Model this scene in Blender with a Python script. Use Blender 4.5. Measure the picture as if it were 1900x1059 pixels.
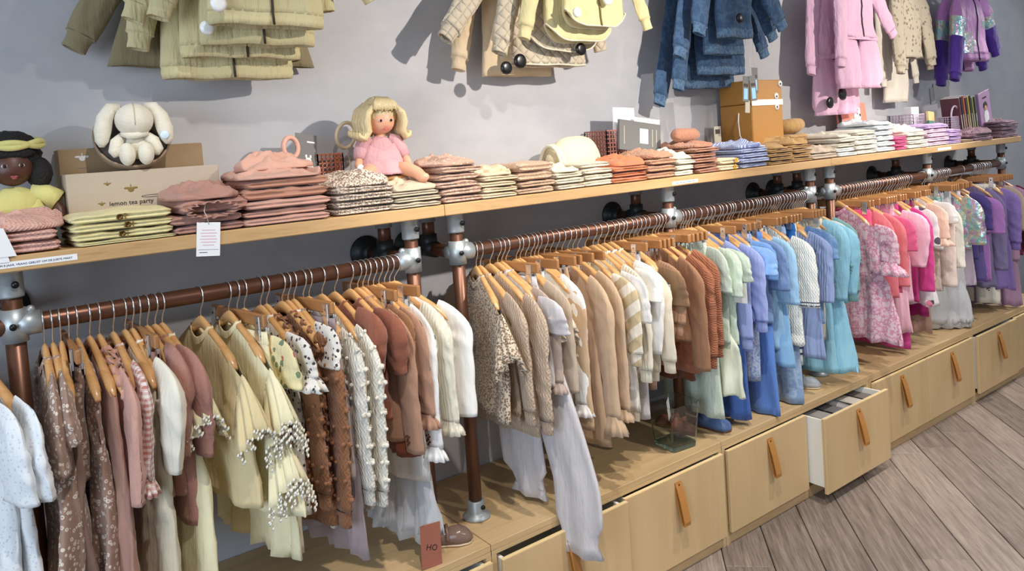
import bpy, math, random
import numpy as np
from mathutils import Matrix, Vector

for o in list(bpy.data.objects):
    bpy.data.objects.remove(o)
sc = bpy.context.scene
COL = sc.collection
PI = math.pi

# ------------------------------------------------------------------ camera
cam_d = bpy.data.cameras.new('camera')
cam = bpy.data.objects.new('camera', cam_d)
COL.objects.link(cam)
cam_d.sensor_width = 36.0
cam_d.lens = 1421.6 * 36.0 / 1900.0
cam_d.shift_x = -0.0006
cam_d.shift_y = -0.0990
cam_d.clip_start = 0.02
CR = Vector((0.79942749, -0.59681645, -0.06874456))
CU = Vector((0.0855489886, -0.000171446, 0.996333951))
CF = Vector((0.59464028, 0.80237777, -0.05091998))
cam.matrix_world = Matrix(((CR.x, CU.x, -CF.x, 0.0), (CR.y, CU.y, -CF.y, -2.41227), (CR.z, CU.z, -CF.z, 1.62272), (0, 0, 0, 1)))
sc.camera = cam

# ------------------------------------------------------------------ world, lamps, exposure
w = bpy.data.worlds.new('room_light')
sc.world = w
w.use_nodes = True
w.node_tree.nodes['Background'].inputs[0].default_value = (0.88, 0.93, 1.0, 1)
w.node_tree.nodes['Background'].inputs[1].default_value = 0.30

def spot(x, y, z, tx, ty, tz, power, size=72, blend=0.55, soft=0.025, col=(1.0, 0.925, 0.84)):
    d = bpy.data.lights.new('ceiling_or_fill_spot', 'SPOT')
    d.energy = power
    d.spot_size = math.radians(size)
    d.spot_blend = blend
    d.shadow_soft_size = soft
    d.color = col
    o = bpy.data.objects.new('ceiling_or_fill_spot', d)
    COL.objects.link(o)
    o.location = (x, y, z)
    o.rotation_euler = (Vector((tx, ty, tz)) - Vector((x, y, z))).to_track_quat('-Z', 'Y').to_euler()
    return o

spot(2.45, -2.05, 2.50, 1.75, 0.0, 1.85, 190, 64, 0.7)
spot(4.75, -2.05, 2.50, 4.00, 0.0, 1.85, 185, 64, 0.7)
spot(1.45, -1.50, 2.90, 1.85, -0.45, 0.45, 120, 66)
spot(2.75, -1.50, 2.90, 3.10, -0.45, 0.45, 110, 66)
spot(4.10, -1.50, 2.90, 4.50, -0.45, 0.45, 100, 66)
spot(6.9, -0.75, 2.75, 3.4, -0.9, 0.0, 150, 60)
spot(0.55, -1.70, 2.90, 0.60, -0.40, 0.60, 95, 62)
spot(2.3, -3.2, 2.90, 3.0, -1.1, 0.1, 120, 70)
spot(6.3, -2.3, 2.60, 6.0, 0.0, 1.7, 55, 66, 0.8, 0.05, (0.86, 0.92, 1.0))  # cool fill lamp, added to brighten the right end of the wall
win = bpy.data.lights.new('shop_window_daylight', 'AREA')
win.shape = 'RECTANGLE'
win.size = 2.4
win.size_y = 2.0
win.energy = 95
win.color = (0.70, 0.84, 1.0)
wo = bpy.data.objects.new('shop_window_daylight', win)
COL.objects.link(wo)
wo.location = (-2.6, -2.6, 1.7)
wo.rotation_euler = (Vector((0.4, -0.2, 1.2)) - wo.location).to_track_quat('-Z', 'Y').to_euler()
sc.view_settings.view_transform = 'Standard'
sc.view_settings.look = 'None'
sc.view_settings.gamma = 1.0
sc.view_settings.use_curve_mapping = False
sc.view_settings.exposure = 0.0

# ------------------------------------------------------------------ materials
def lin(r, g, b):
    f = lambda c: (c / 255 / 12.92) if c / 255 <= 0.04045 else ((c / 255 + 0.055) / 1.055) ** 2.4
    return (f(r), f(g), f(b), 1.0)

class NT:
    def __init__(self, name):
        self.m = bpy.data.materials.new(name)
        self.m.use_nodes = True
        self.t = self.m.node_tree
        self.p = self.t.nodes['Principled BSDF']
        self.tc = None
    def n(self, typ, **kw):
        nd = self.t.nodes.new(typ)
        for k, v in kw.items():
            if k.startswith('_'):
                nd.inputs[k[1:].replace('_', ' ')].default_value = v
            else:
                setattr(nd, k, v)
        return nd
    def l(self, a, b):
        self.t.links.new(a, b)
    def obj(self, scale=(1, 1, 1), rot=(0, 0, 0), loc=(0, 0, 0)):
        if self.tc is None:
            self.tc = self.n('ShaderNodeTexCoord')
        mp = self.n('ShaderNodeMapping')
        mp.inputs['Scale'].default_value = scale
        mp.inputs['Rotation'].default_value = rot
        mp.inputs['Location'].default_value = loc
        self.l(self.tc.outputs['Object'], mp.inputs['Vector'])
        return mp.outputs['Vector']
    def noise(self, vec, scale, detail=3, rough=0.5):
        nd = self.n('ShaderNodeTexNoise', _Scale=scale, _Detail=detail, _Roughness=rough)
        self.l(vec, nd.inputs['Vector'])
        return nd.outputs['Fac']
    def ramp(self, fac, stops, interp='LINEAR'):
        r = self.n('ShaderNodeValToRGB')
        r.color_ramp.interpolation = interp
        e = r.color_ramp.elements
        while len(e) > 1:
            e.remove(e[-1])
        e[0].position, e[0].color = stops[0]
        for p, c in stops[1:]:
            q = e.new(p)
            q.color = c
        self.l(fac, r.inputs['Fac'])
        return r.outputs['Color']
    def mix(self, fac, a, b):
        m = self.n('ShaderNodeMix', data_type='RGBA')
        for sock, v in ((m.inputs[0], fac), (m.inputs[6], a), (m.inputs[7], b)):
            if hasattr(v, 'links') or hasattr(v, 'is_linked'):
                self.l(v, sock)
            else:
                sock.default_value = v
        return m.outputs[2]
    def math(self, op, a, b=0.0):
        m = self.n('ShaderNodeMath', operation=op)
        for i, v in enumerate((a, b)):
            if hasattr(v, 'is_linked'):
                self.l(v, m.inputs[i])
            else:
                m.inputs[i].default_value = v
        return m.outputs[0]
    def sep(self, vec):
        s = self.n('ShaderNodeSeparateXYZ')
        self.l(vec, s.inputs[0])
        return s.outputs
    def bump(self, h, strength, dist, prev=None):
        b = self.n('ShaderNodeBump', _Strength=strength, _Distance=dist)
        self.l(h, b.inputs['Height'])
        if prev is not None:
            self.l(prev, b.inputs['Normal'])
        return b.outputs['Normal']
    def out(self, col=None, rough=None, metal=None, nrm=None):
        if col is not None:
            if hasattr(col, 'is_linked'):
                self.l(col, self.p.inputs['Base Color'])
            else:
                self.p.inputs['Base Color'].default_value = col
        if rough is not None:
            self.p.inputs['Roughness'].default_value = rough
        if metal is not None:
            self.p.inputs['Metallic'].default_value = metal
        if nrm is not None:
            self.l(nrm, self.p.inputs['Normal'])
        return self.m

MATS = {}

def dark(c, k):
    return (c[0] * k, c[1] * k, c[2] * k, 1)

def fabric(key, rgb, pat=None, rgb2=None, s=60, bump='weave', rough=0.92, alpha=1.0, fold=0.35, rgb3=None, sheen=0.2, metal=0.0):
    N = NT('fabric_' + key)
    c = lin(*rgb)
    c2 = lin(*rgb2) if rgb2 else c
    v = N.obj()
    base = N.mix(N.noise(v, 9, 2), dark(c, 0.9), dark(c, 1.08))
    if pat in ('dots', 'flower', 'leopard', 'colourflower'):
        dv = v
        vo = N.n('ShaderNodeTexVoronoi', _Scale=s)
        N.l(dv, vo.inputs['Vector'])
        d = vo.outputs['Distance']
        if pat == 'dots':
            f = N.math('LESS_THAN', d, 0.27)
        elif pat == 'colourflower':
            f = N.math('LESS_THAN', N.math('ADD', d, N.math('MULTIPLY', N.noise(v, s * 2.4, 1), 0.3)), 0.45)
        elif pat == 'flower':
            f = N.math('MULTIPLY', N.math('LESS_THAN', d, 0.36), N.math('GREATER_THAN', d, 0.16))
        else:
            dd = N.math('ADD', d, N.math('MULTIPLY', N.math('SUBTRACT', N.noise(v, s * 1.6, 2), 0.5), 0.5))
            c3 = lin(*rgb3)
            base = N.ramp(dd, [(0.0, c3), (0.24, c3), (0.3, c2), (0.44, c2), (0.5, c), (1, c)])
            f = None
        if pat == 'colourflower' and rgb3:
            sel = N.math('GREATER_THAN', N.sep(vo.outputs['Color'])[0], 0.5)
            base = N.mix(f, base, N.mix(sel, c2, lin(*rgb3)))
        elif f is not None:
            base = N.mix(f, base, c2)
    elif pat == 'blotch':
        base = N.ramp(N.noise(v, s, 3, 0.6), [(0.40, c), (0.5, c2), (0.56, c)])
    elif pat in ('stripez', 'stripey', 'stripediag', 'gingham'):
        x, y, z = N.sep(v)
        def band(q):
            return N.math('GREATER_THAN', N.math('FRACT', N.math('MULTIPLY', q, s)), 0.5)
        if pat == 'stripez':
            base = N.mix(band(z), base, c2)
        elif pat == 'stripey':
            base = N.mix(band(y), base, c2)
        elif pat == 'stripediag':
            base = N.mix(band(N.math('ADD', z, N.math('MULTIPLY', y, 0.75))), base, c2)
        else:
            f = N.math('MULTIPLY', N.math('ADD', band(z), band(N.math('ADD', y, x))), 0.5)
            base = N.mix(f, base, c2)
    nrm = None
    if fold > 0:
        nrm = N.bump(N.noise(N.obj((10, 14, 2.2)), 1.6, 3, 0.55), fold * 1.3, 0.018)
        nrm = N.bump(N.noise(N.obj((26, 30, 9), (0.3, 0.2, 0)), 1.5, 3, 0.6), 0.35, 0.008, nrm)
    if bump == 'weave':
        nrm = N.bump(N.noise(v, 420, 2), 0.25, 0.001, nrm)
    elif bump == 'crinkle':
        nrm = N.bump(N.noise(N.obj((1, 1, 0.35)), 120, 3, 0.6), 0.6, 0.004, nrm)
    elif bump == 'quilt':
        x, y, z = N.sep(v)
        h = N.math('MULTIPLY', N.math('ABSOLUTE', N.math('SINE', N.math('MULTIPLY', N.math('ADD', y, z), 70))), N.math('ABSOLUTE', N.math('SINE', N.math('MULTIPLY', N.math('SUBTRACT', y, z), 70))))
        nrm = N.bump(N.math('POWER', h, 0.4), 0.8, 0.008, nrm)
    elif bump in ('knit', 'rib', 'cable', 'smock'):
        x, y, z = N.sep(v)
        if bump == 'rib':
            h = N.math('SINE', N.math('MULTIPLY', N.math('ADD', y, N.math('MULTIPLY', x, 0.8)), 560))
        elif bump == 'knit':
            h = N.math('MULTIPLY', N.math('SINE', N.math('MULTIPLY', N.math('ADD', y, x), 620)), N.math('SINE', N.math('MULTIPLY', z, 700)))
        elif bump == 'smock':
            h = N.math('SINE', N.math('MULTIPLY', z, 420))
        else:
            h = N.math('SINE', N.math('ADD', N.math('MULTIPLY', y, 640), N.math('MULTIPLY', N.math('SINE', N.math('MULTIPLY', z, 330)), 1.2)))
        nrm = N.bump(h, 0.55, 0.0018, nrm)
    N.out(base, rough, metal, nrm)
    N.p.inputs['Sheen Weight'].default_value = sheen
    N.p.inputs['Specular IOR Level'].default_value = 0.25
    if alpha < 1:
        N.p.inputs['Alpha'].default_value = alpha
    MATS[key] = N.m
    return N.m

def wood(key, rgb, rgb2, axis='x', rough=0.5, grain=26, coat=0.0, bumpk=0.12, edge=False):
    N = NT('wood_' + key)
    st = {'x': (1, 14, 14), 'y': (14, 1, 14), 'z': (14, 14, 1)}[axis]
    v = N.obj(st)
    g = N.noise(v, grain / 10, 5, 0.65)
    fine = N.noise(N.obj(tuple(q * 4 for q in st)), grain / 6, 3, 0.6)
    f = N.math('ADD', N.math('MULTIPLY', g, 0.7), N.math('MULTIPLY', fine, 0.3))
    col = N.ramp(f, [(0.3, lin(*rgb2)), (0.5, lin(*rgb)), (0.72, dark(lin(*rgb), 1.12))])
    big = N.noise(N.obj(), 2.2, 3)
    col = N.mix(N.math('MULTIPLY', big, 0.45), col, dark(lin(*rgb2), 1.0))
    N.out(col, rough, 0, N.bump(f, bumpk, 0.002))
    N.p.inputs['Coat Weight'].default_value = coat
    N.p.inputs['Coat Roughness'].default_value = 0.15
    MATS[key] = N.m
    return N.m

def plain(key, rgb, rough=0.5, metal=0.0, noise=0.0, ns=30, bump=0.0):
    N = NT(key)
    c = lin(*rgb)
    col = c
    nrm = None
    if noise or bump:
        nz = N.noise(N.obj(), ns, 4, 0.6)
        if noise:
            col = N.mix(nz, dark(c, 1 - noise), dark(c, 1 + noise))
        if bump:
            nrm = N.bump(nz, 0.6, bump)
    N.out(col, rough, metal, nrm)
    MATS[key] = N.m
    return N.m

# ---- surfaces
N = NT('plaster_wall')
v = N.obj()
big = N.noise(v, 1.3, 4, 0.55)
mid = N.noise(N.obj((1, 1, 1.6)), 6, 4, 0.6)
col = N.ramp(N.math('ADD', N.math('MULTIPLY', big, 0.6), N.math('MULTIPLY', mid, 0.4)),
             [(0.32, lin(170, 172, 180)), (0.5, lin(186, 186, 190)), (0.68, lin(198, 195, 197))])
N.out(col, 0.62, 0, N.bump(mid, 0.25, 0.006, N.bump(N.noise(v, 90, 3), 0.15, 0.001)))
MATS['wall'] = N.m
wood('ply', (206, 178, 134), (184, 152, 110), 'x', 0.5, 14, 0.03, 0.06)
wood('plyface', (208, 180, 136), (200, 170, 124), 'z', 0.45, 7, 0.06, 0.03)
wood('plyedge', (238, 216, 168), (214, 184, 128), 'x', 0.55, 60)
wood('shelf', (204, 168, 120), (172, 132, 86), 'x', 0.5, 30, 0.05)
wood('hanger', (218, 172, 116), (192, 138, 84), 'y', 0.3, 26, 0.35)
wood('hangerbar', (178, 128, 80), (146, 98, 58), 'y', 0.4, 26, 0.15)
N = NT('floor_plank_wood')
oi = N.n('ShaderNodeObjectInfo')
shift = N.n('ShaderNodeVectorMath', operation='ADD')
cmb = N.n('ShaderNodeCombineXYZ')
N.l(N.math('MULTIPLY', oi.outputs['Random'], 47.0), cmb.inputs[0])
N.l(N.math('MULTIPLY', oi.outputs['Random'], 13.0), cmb.inputs[1])
N.l(N.obj(), shift.inputs[0])
N.l(cmb.outputs[0], shift.inputs[1])
def plank_map(sx, sy):
    mp = N.n('ShaderNodeMapping')
    mp.inputs['Scale'].default_value = (sx, sy, 1)
    N.l(shift.outputs[0], mp.inputs['Vector'])
    return mp.outputs['Vector']
g = N.noise(plank_map(1.2, 16), 3.0, 6, 0.7)
g2 = N.noise(plank_map(2.5, 70), 3.0, 3, 0.6)
sep_shift = N.math('MULTIPLY', oi.outputs['Random'], 0.16)
fac = N.math('ADD', N.math('ADD', N.math('MULTIPLY', g, 0.62), N.math('MULTIPLY', g2, 0.34)), N.math('SUBTRACT', sep_shift, 0.06))
col = N.ramp(fac, [(0.30, lin(92, 82, 76)), (0.48, lin(138, 125, 116)), (0.66, lin(174, 160, 149)), (0.8, lin(196, 183, 172))])
N.out(col, 0.5, 0, N.bump(g2, 0.25, 0.0012))
MATS['plank'] = N.m
plain('gap', (48, 40, 36), 0.9)
plain('copper', (108, 74, 58), 0.36, 0.6, 0.14, 14)
plain('galv', (176, 184, 188), 0.45, 0.6, 0.10, 40, 0.0008)
plain('iron', (62, 68, 72), 0.5, 0.7, 0.1, 30)
plain('chrome', (226, 228, 230), 0.24, 0.9)
plain('blackmetal', (40, 40, 42), 0.35, 0.6)
plain('leather', (180, 124, 62), 0.5, 0, 0.1, 60, 0.0006)
plain('screw', (110, 84, 44), 0.35, 0.8)
plain('whitepaint', (238, 236, 226), 0.5)
plain('paper', (240, 241, 242), 0.8)
plain('ink', (60, 72, 112), 0.8)
plain('inkblack', (36, 34, 34), 0.8)
plain('inkpink', (212, 150, 178), 0.8)
plain('card', (182, 168, 150), 0.85, 0, 0.05, 40)
plain('carddark', (150, 126, 96), 0.85, 0, 0.05, 40)
plain('gold', (132, 112, 60), 0.5, 0.3)
plain('goldwhite', (206, 200, 200), 0.6)
plain('string', (236, 232, 224), 0.9)
plain('tagwhite', (246, 246, 244), 0.35)
plain('tagblack', (20, 20, 22), 0.3)
plain('taggrey', (118, 118, 116), 0.7)
plain('tagbeige', (190, 182, 164), 0.8)
plain('cyanlabel', (150, 205, 228), 0.5)

# ------------------------------------------------------------------ mesh helpers
_GF = {}
def gfaces(n, m, closed=True):
    k = (n, m, closed)
    if k not in _GF:
        f = []
        mm = m if closed else m - 1
        for i in range(n - 1):
            for j in range(mm):
                j2 = (j + 1) % m
                f.append((i * m + j, i * m + j2, (i + 1) * m + j2, (i + 1) * m + j))
        _GF[k] = f
    return _GF[k]

class MB:
    def __init__(self):
        self.v = []
        self.f = []
        self.n = 0
    def add(self, v, f):
        v = np.asarray(v, float).reshape(-1, 3)
        b = self.n
        self.v.append(v)
        if b:
            self.f += [tuple(i + b for i in q) for q in f]
        else:
            self.f += list(f)
        self.n += len(v)
        return self
    def loft(self, rings, closed=True, cap0=False, cap1=False):
        rings = np.asarray(rings, float)
        n, m = rings.shape[:2]
        f = list(gfaces(n, m, closed))
        if cap0:
            f.append(tuple(range(m - 1, -1, -1)))
        if cap1:
            f.append(tuple(range((n - 1) * m, n * m)))
        return self.add(rings, f)
    def box(self, lo, hi, b=0.0):
        lo = np.array(lo, float); hi = np.array(hi, float)
        if b <= 0:
            v = [(lo[0] if not i & 1 else hi[0], lo[1] if not i & 2 else hi[1], lo[2] if not i & 4 else hi[2]) for i in range(8)]
            return self.add(v, [(0, 2, 3, 1), (4, 5, 7, 6), (0, 1, 5, 4), (2, 6, 7, 3), (0, 4, 6, 2), (1, 3, 7, 5)])
        b = min(b, 0.49 * float((hi - lo).min()))
        V = []; idx = {}
        for i in range(8):
            sg = [(i >> k) & 1 for k in range(3)]
            for ax in range(3):
                p = [0, 0, 0]
                for k in range(3):
                    e = hi[k] if sg[k] else lo[k]
                    p[k] = e if k == ax else (e - b if sg[k] else e + b)
                idx[(i, ax)] = len(V); V.append(p)
        F = []
        for ax in range(3):
            o1, o2 = [k for k in range(3) if k != ax]
            for s in (0, 1):
                base = s << ax
                q = [base, base | (1 << o1), base | (1 << o1) | (1 << o2), base | (1 << o2)]
                F.append(tuple(idx[(i, ax)] for i in q))
        for ax in range(3):
            o1, o2 = [k for k in range(3) if k != ax]
            for a in (0, 1):
                for c in (0, 1):
                    i0 = (a << o1) | (c << o2); i1 = i0 | (1 << ax)
                    F.append((idx[(i0, o1)], idx[(i1, o1)], idx[(i1, o2)], idx[(i0, o2)]))
        for i in range(8):
            F.append((idx[(i, 0)], idx[(i, 1)], idx[(i, 2)]))
        return self.add(V, F)
    def tube(self, pts, r, m=10, cap=True, closed=False):
        pts = np.asarray(pts, float)
        n = len(pts)
        r = np.full(n, r) if np.isscalar(r) else np.asarray(r, float)
        if closed:
            tg = np.roll(pts, -1, 0) - np.roll(pts, 1, 0)
        else:
            tg = np.gradient(pts, axis=0)
        tg /= np.linalg.norm(tg, axis=1)[:, None] + 1e-12
        up = np.array([0, 0, 1.0]) if abs(tg[0][2]) < 0.9 else np.array([1.0, 0, 0])
        nn = np.cross(tg[0], up); nn /= np.linalg.norm(nn)
        R = []
        th = np.linspace(0, 2 * PI, m, endpoint=False)
        for i in range(n):
            nn = nn - tg[i] * (nn @ tg[i]); nn /= np.linalg.norm(nn) + 1e-12
            bb = np.cross(tg[i], nn)
            R.append(pts[i] + r[i] * (np.cos(th)[:, None] * nn + np.sin(th)[:, None] * bb))
        R = np.array(R)
        if closed:
            R = np.concatenate([R, R[:1]])
            return self.loft(R)
        return self.loft(R, True, cap, cap)
    def lathe(self, prof, m=20, c=(0, 0, 0), cap=True, axis='z'):
        th = np.linspace(0, 2 * PI, m, endpoint=False)
        R = np.array([[(r * math.cos(t), r * math.sin(t), z) for t in th] for r, z in prof])
        if axis == 'y':
            R = R[..., [0, 2, 1]]
        if axis == 'x':
            R = R[..., [2, 0, 1]]
        return self.loft(R + np.array(c), True, cap, cap)
    def ball(self, c, r, n=12, m=18, fn=None):
        r = np.array(r if hasattr(r, '__len__') else (r, r, r), float)
        ph = np.linspace(0.02, PI - 0.02, n)[:, None]
        th = np.linspace(0, 2 * PI, m, endpoint=False)[None, :]
        d = np.stack([np.sin(ph) * np.cos(th), np.sin(ph) * np.sin(th), np.cos(ph) + 0 * th], -1)
        k = 1.0 if fn is None else fn(d)[..., None]
        return self.loft(d * k * r + np.array(c), True, True, True)
    def obj(self, name, mat, parent=None, smooth=True, loc=None, rot=None):
        me = bpy.data.meshes.new(name)
        me.from_pydata(np.concatenate(self.v).tolist(), [], self.f)
        me.materials.append(MATS[mat] if isinstance(mat, str) else mat)
        if smooth:
            me.polygons.foreach_set('use_smooth', [True] * len(me.polygons))
        o = bpy.data.objects.new(name, me)
        COL.objects.link(o)
        if parent is not None:
            o.parent = parent
        if loc is not None:
            o.location = loc
        if rot is not None:
            o.rotation_euler = rot
        return o
    def xf(self, M):
        M = np.array(M)
        self.v = [q @ M[:3, :3].T + M[:3, 3] for q in self.v]
        return self

def tag(o, label, cat, group=None, kind=None):
    o['label'] = label
    o['category'] = cat
    if group:
        o['group'] = group
    if kind:
        o['kind'] = kind
    return o

def thing(name, label, cat, loc=(0, 0, 0), rz=0.0, group=None, rot=None):
    o = bpy.data.objects.new(name, None)
    o.empty_display_size = 0.05
    COL.objects.link(o)
    o.location = loc
    o.rotation_euler = rot if rot else (0, 0, rz)
    return tag(o, label, cat, group)

def struct(o):
    o['kind'] = 'structure'
    return o

def text_part(name, s, size, mat, parent, loc, rot, align='LEFT', ext=0.0004):
    cu = bpy.data.curves.new(name, 'FONT')
    cu.body = s
    cu.size = size
    cu.extrude = ext
    cu.align_x = align
    cu.resolution_u = 2
    t = bpy.data.objects.new(name + '_tmp', cu)
    me = bpy.data.meshes.new_from_object(t)
    bpy.data.objects.remove(t)
    bpy.data.curves.remove(cu)
    me.materials.clear()
    me.materials.append(MATS[mat])
    o = bpy.data.objects.new(name, me)
    COL.objects.link(o)
    o.parent = parent
    o.location = loc
    o.rotation_euler = rot
    return o

# ------------------------------------------------------------------ the room
ZS0, ZS = 1.4173, 1.4533          # shelf underside and top
YS = -0.386                       # shelf front
YR, ZR = -0.326, 1.2903           # clothes rail axis
ZB, YB = 0.417, -0.504            # bench top, bench front

struct(MB().box((-3.2, 0.0, 0.0), (9.0, 0.12, 3.1)).obj('wall_back', 'wall', None, False))
fl = struct(MB().box((-3.2, -4.6, -0.06), (9.0, 0.0, -0.012)).obj('floor', 'gap', None, False))
# planks laid at 45 degrees
PW = 0.1775
rng = random.Random(5)
c45 = math.sqrt(0.5)
pk = 0
ci = -9
while True:
    c = 1.983 + ci * PW            # coordinate across the planks: (x - y)/sqrt2
    ci += 1
    if c > 6.3:
        break
    if c < 0.9:
        continue
    # along coordinate q = (x + y)/sqrt2 ; keep what lies in front of the benches, in view
    q = -1.6 + rng.random() * 1.2
    while q < 6.0:
        ln = 1.5 + rng.random() * 0.7
        qm, cm = q + ln / 2, c + PW / 2
        # keep the planks over the part of the floor in front of the benches
        ends = [((qq + cm) * c45, (qq - cm) * c45) for qq in (q, q + ln)]
        ymax = max(e[1] for e in ends); ymin = min(e[1] for e in ends)
        xmin = min(e[0] for e in ends); xmax = max(e[0] for e in ends)
        q0, q1 = q, q + ln
        # trim at the bench plinth line
        lim = math.sqrt(2) * (-0.22) + c
        q1 = min(q1, lim)
        if q1 - q0 > 0.15 and ymin > -3.6 and xmax > 1.0 and xmin < 6.6:
            o = MB().box((0.0012, 0.0012, -0.014), (q1 - q0 - 0.0012, PW - 0.0022, 0.0), 0.002).obj('plank', 'plank', fl, False)
            # local x along q, local y across (decreasing y world) 
            o.location = ((q0 + c) * c45, (q0 - c) * c45, 0)
            o.rotation_euler = (0, 0, PI / 4)
            o.location = ((q0 + c + PW) * c45, (q0 - c - PW) * c45, 0)
            pk += 1
        q += ln

# ------------------------------------------------------------------ shelf boards on pipe frames
def shelf_board(x0, x1, label):
    o = MB().box((x0 + 0.0008, YS, ZS0), (x1 - 0.0008, -0.004, ZS), 0.0025).obj('shelf_board', 'shelf', None, False)
    return tag(o, label, 'shelf', 'wall shelf boards')
shelf_board(-0.95, 1.235, 'long wooden shelf board at the left carrying the box and the dolls')
shelf_board(1.235, 3.40, 'middle wooden shelf board with the orange folded clothes')
shelf_board(3.40, 5.64, 'right wooden shelf board with the white folded clothes and books')

PR = 0.0212
def clamp(mb_parent, x, collar, rail_dir):
    """galvanised tee on the post at rail height"""
    m = MB()
    m.tube([(x, YR, ZR - 0.038), (x, YR, ZR + 0.038)], 0.0275, 18)
    m.tube([(x, YR, ZR), (x + rail_dir * 0.052, YR, ZR)], 0.0275, 18)
    m.tube([(x, YR, ZR), (x, YR + 0.045, ZR)], 0.0265, 16)
    for dx, dy, dz in ((rail_dir * 0.034, 0.0, 0.031),):
        m.ball((x + dx, YR + dy, ZR + dz), 0.010, 8, 10)
    o = m.obj('clamp_tee', 'galv', mb_parent)
    MB().lathe([(0.0075, 0), (0.0075, 0.006), (0.004, 0.006), (0.004, 0.001)], 12, axis='y').obj('grub_screw', 'blackmetal', o, True, (x - 0.004 * rail_dir, YR - 0.0335, ZR))
    return o

def pipe_frame(posts, rail, label, foot):
    """posts: list of (x, direction of the rail socket, reaches the bench)"""
    t = thing('clothes_rail', label, 'clothes rail', (0, 0, 0), 0, 'copper pipe clothes rails')
    MB().tube([(rail[0], YR, ZR), (rail[1], YR, ZR)], PR, 20).obj('rail_pipe', 'copper', t)
    for x, dr, full in posts:
        MB().tube([(x, YR, ZB + 0.02 if full else ZB + 0.02), (x, YR, ZS0 - 0.02)], PR, 18).obj('post', 'copper', t)
        cl = clamp(t, x, True, dr)
        m = MB()
        m.lathe([(0.026, ZS0 - 0.062), (0.027, ZS0 - 0.058), (0.027, ZS0 - 0.006), (0.03, ZS0 - 0.004), (0.03, ZS0 - 0.0005)], 18, (x, YR, 0))
        o = m.obj('top_collar', 'galv', t)
        MB().lathe([(0.008, 0), (0.008, 0.007), (0.004, 0.007), (0.004, 0.001)], 12, axis='y').obj('grub_screw', 'blackmetal', o, True, (x + 0.008, YR - 0.033, ZS0 - 0.032))
        # arm back to the wall with its tee and short upright
        MB().tube([(x, YR + 0.03, ZR), (x, -0.012, ZR)], PR * 0.98, 16).obj('wall_arm', 'copper', t)
        MB().lathe([(0.058, 0.0), (0.058, -0.008), (0.034, -0.014), (0.027, -0.03), (0.027, -0.05)], 24, (x, -0.0005, ZR), axis='y').obj('wall_flange', 'iron', t)
        m = MB()
        m.tube([(x, -0.19, ZR), (x, -0.105, ZR)], 0.0275, 16)
        m.tube([(x, -0.15, ZR), (x, -0.15, ZR + 0.05)], 0.0275, 16)
        m.obj('arm_tee', 'iron', t)
        MB().tube([(x, -0.15, ZR + 0.03), (x, -0.15, ZS0 - 0.005)], PR, 16).obj('rear_upright', 'copper', t)
        MB().lathe([(0.027, ZS0 - 0.035), (0.027, ZS0 - 0.004), (0.031, ZS0 - 0.003), (0.031, ZS0 - 0.0005)], 16, (x, -0.15, 0)).obj('rear_collar', 'galv', t)
        m = MB()
        m.lathe([(0.046, ZB + 0.0005), (0.046, ZB + 0.007), (0.033, ZB + 0.014), (0.028, ZB + 0.022), (0.027, ZB + 0.055), (0.025, ZB + 0.058)], 24, (x, YR, 0))
        o = m.obj('foot_flange', 'galv', t)
        MB().lathe([(0.007, 0), (0.007, 0.006), (0.0035, 0.006), (0.0035, 0.001)], 12, axis='y').obj('grub_screw', 'blackmetal', o, True, (x + 0.008, YR - 0.033, ZB + 0.038))
    return t

pipe_frame([(0.103, 1, True), (1.141, -1, True)], (-0.8, 1.141), 'copper pipe rail at the left holding white, yellow and brown clothes', None)
pipe_frame([(1.307, 1, True), (2.31, 1, True), (3.307, -1, True)], (1.307, 3.307), 'copper pipe rail in the middle holding beige to blue clothes', None)
pipe_frame([(3.474, 1, True), (4.474, 1, True), (5.474, -1, True)], (3.474, 5.474), 'copper pipe rail at the right holding pink and purple clothes', None)

# ------------------------------------------------------------------ bench units with drawers
def handle(dr, x, y, z):
    """doubled leather strap, screwed at the top and hanging out from the drawer front"""
    pts = [(0, -0.002, 0.0), (0, -0.010, -0.02), (0, -0.022, -0.06), (0, -0.032, -0.105), (0, -0.038, -0.135), (0, -0.036, -0.148), (0, -0.028, -0.148), (0, -0.022, -0.135), (0, -0.014, -0.10), (0, -0.006, -0.05), (0, -0.001, -0.01), (0, -0.0005, 0.004)]
    pts = np.array(pts)
    hw = 0.0165
    m = MB()
    tgv = np.gradient(pts, axis=0)
    tgv /= np.linalg.norm(tgv, axis=1)[:, None]
    nv = np.stack([0 * tgv[:, 0], -tgv[:, 2], tgv[:, 1]], 1) * 0.0016
    rings = []
    for i in range(len(pts)):
        p = pts[i]
        rings.append([p + nv[i] + (-hw, 0, 0), p + nv[i] + (hw, 0, 0), p - nv[i] + (hw, 0, 0), p - nv[i] + (-hw, 0, 0)])
    m.loft(rings, True, True, True)
    o = m.obj('strap_handle', 'leather', dr, False, (x, y, z))
    m = MB().lathe([(0.004, 0), (0.004, -0.004), (0.002, -0.0055)], 10, axis='y')
    m.obj('screw', 'screw', dr, True, (x, y - 0.0035, z - 0.006))

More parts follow.
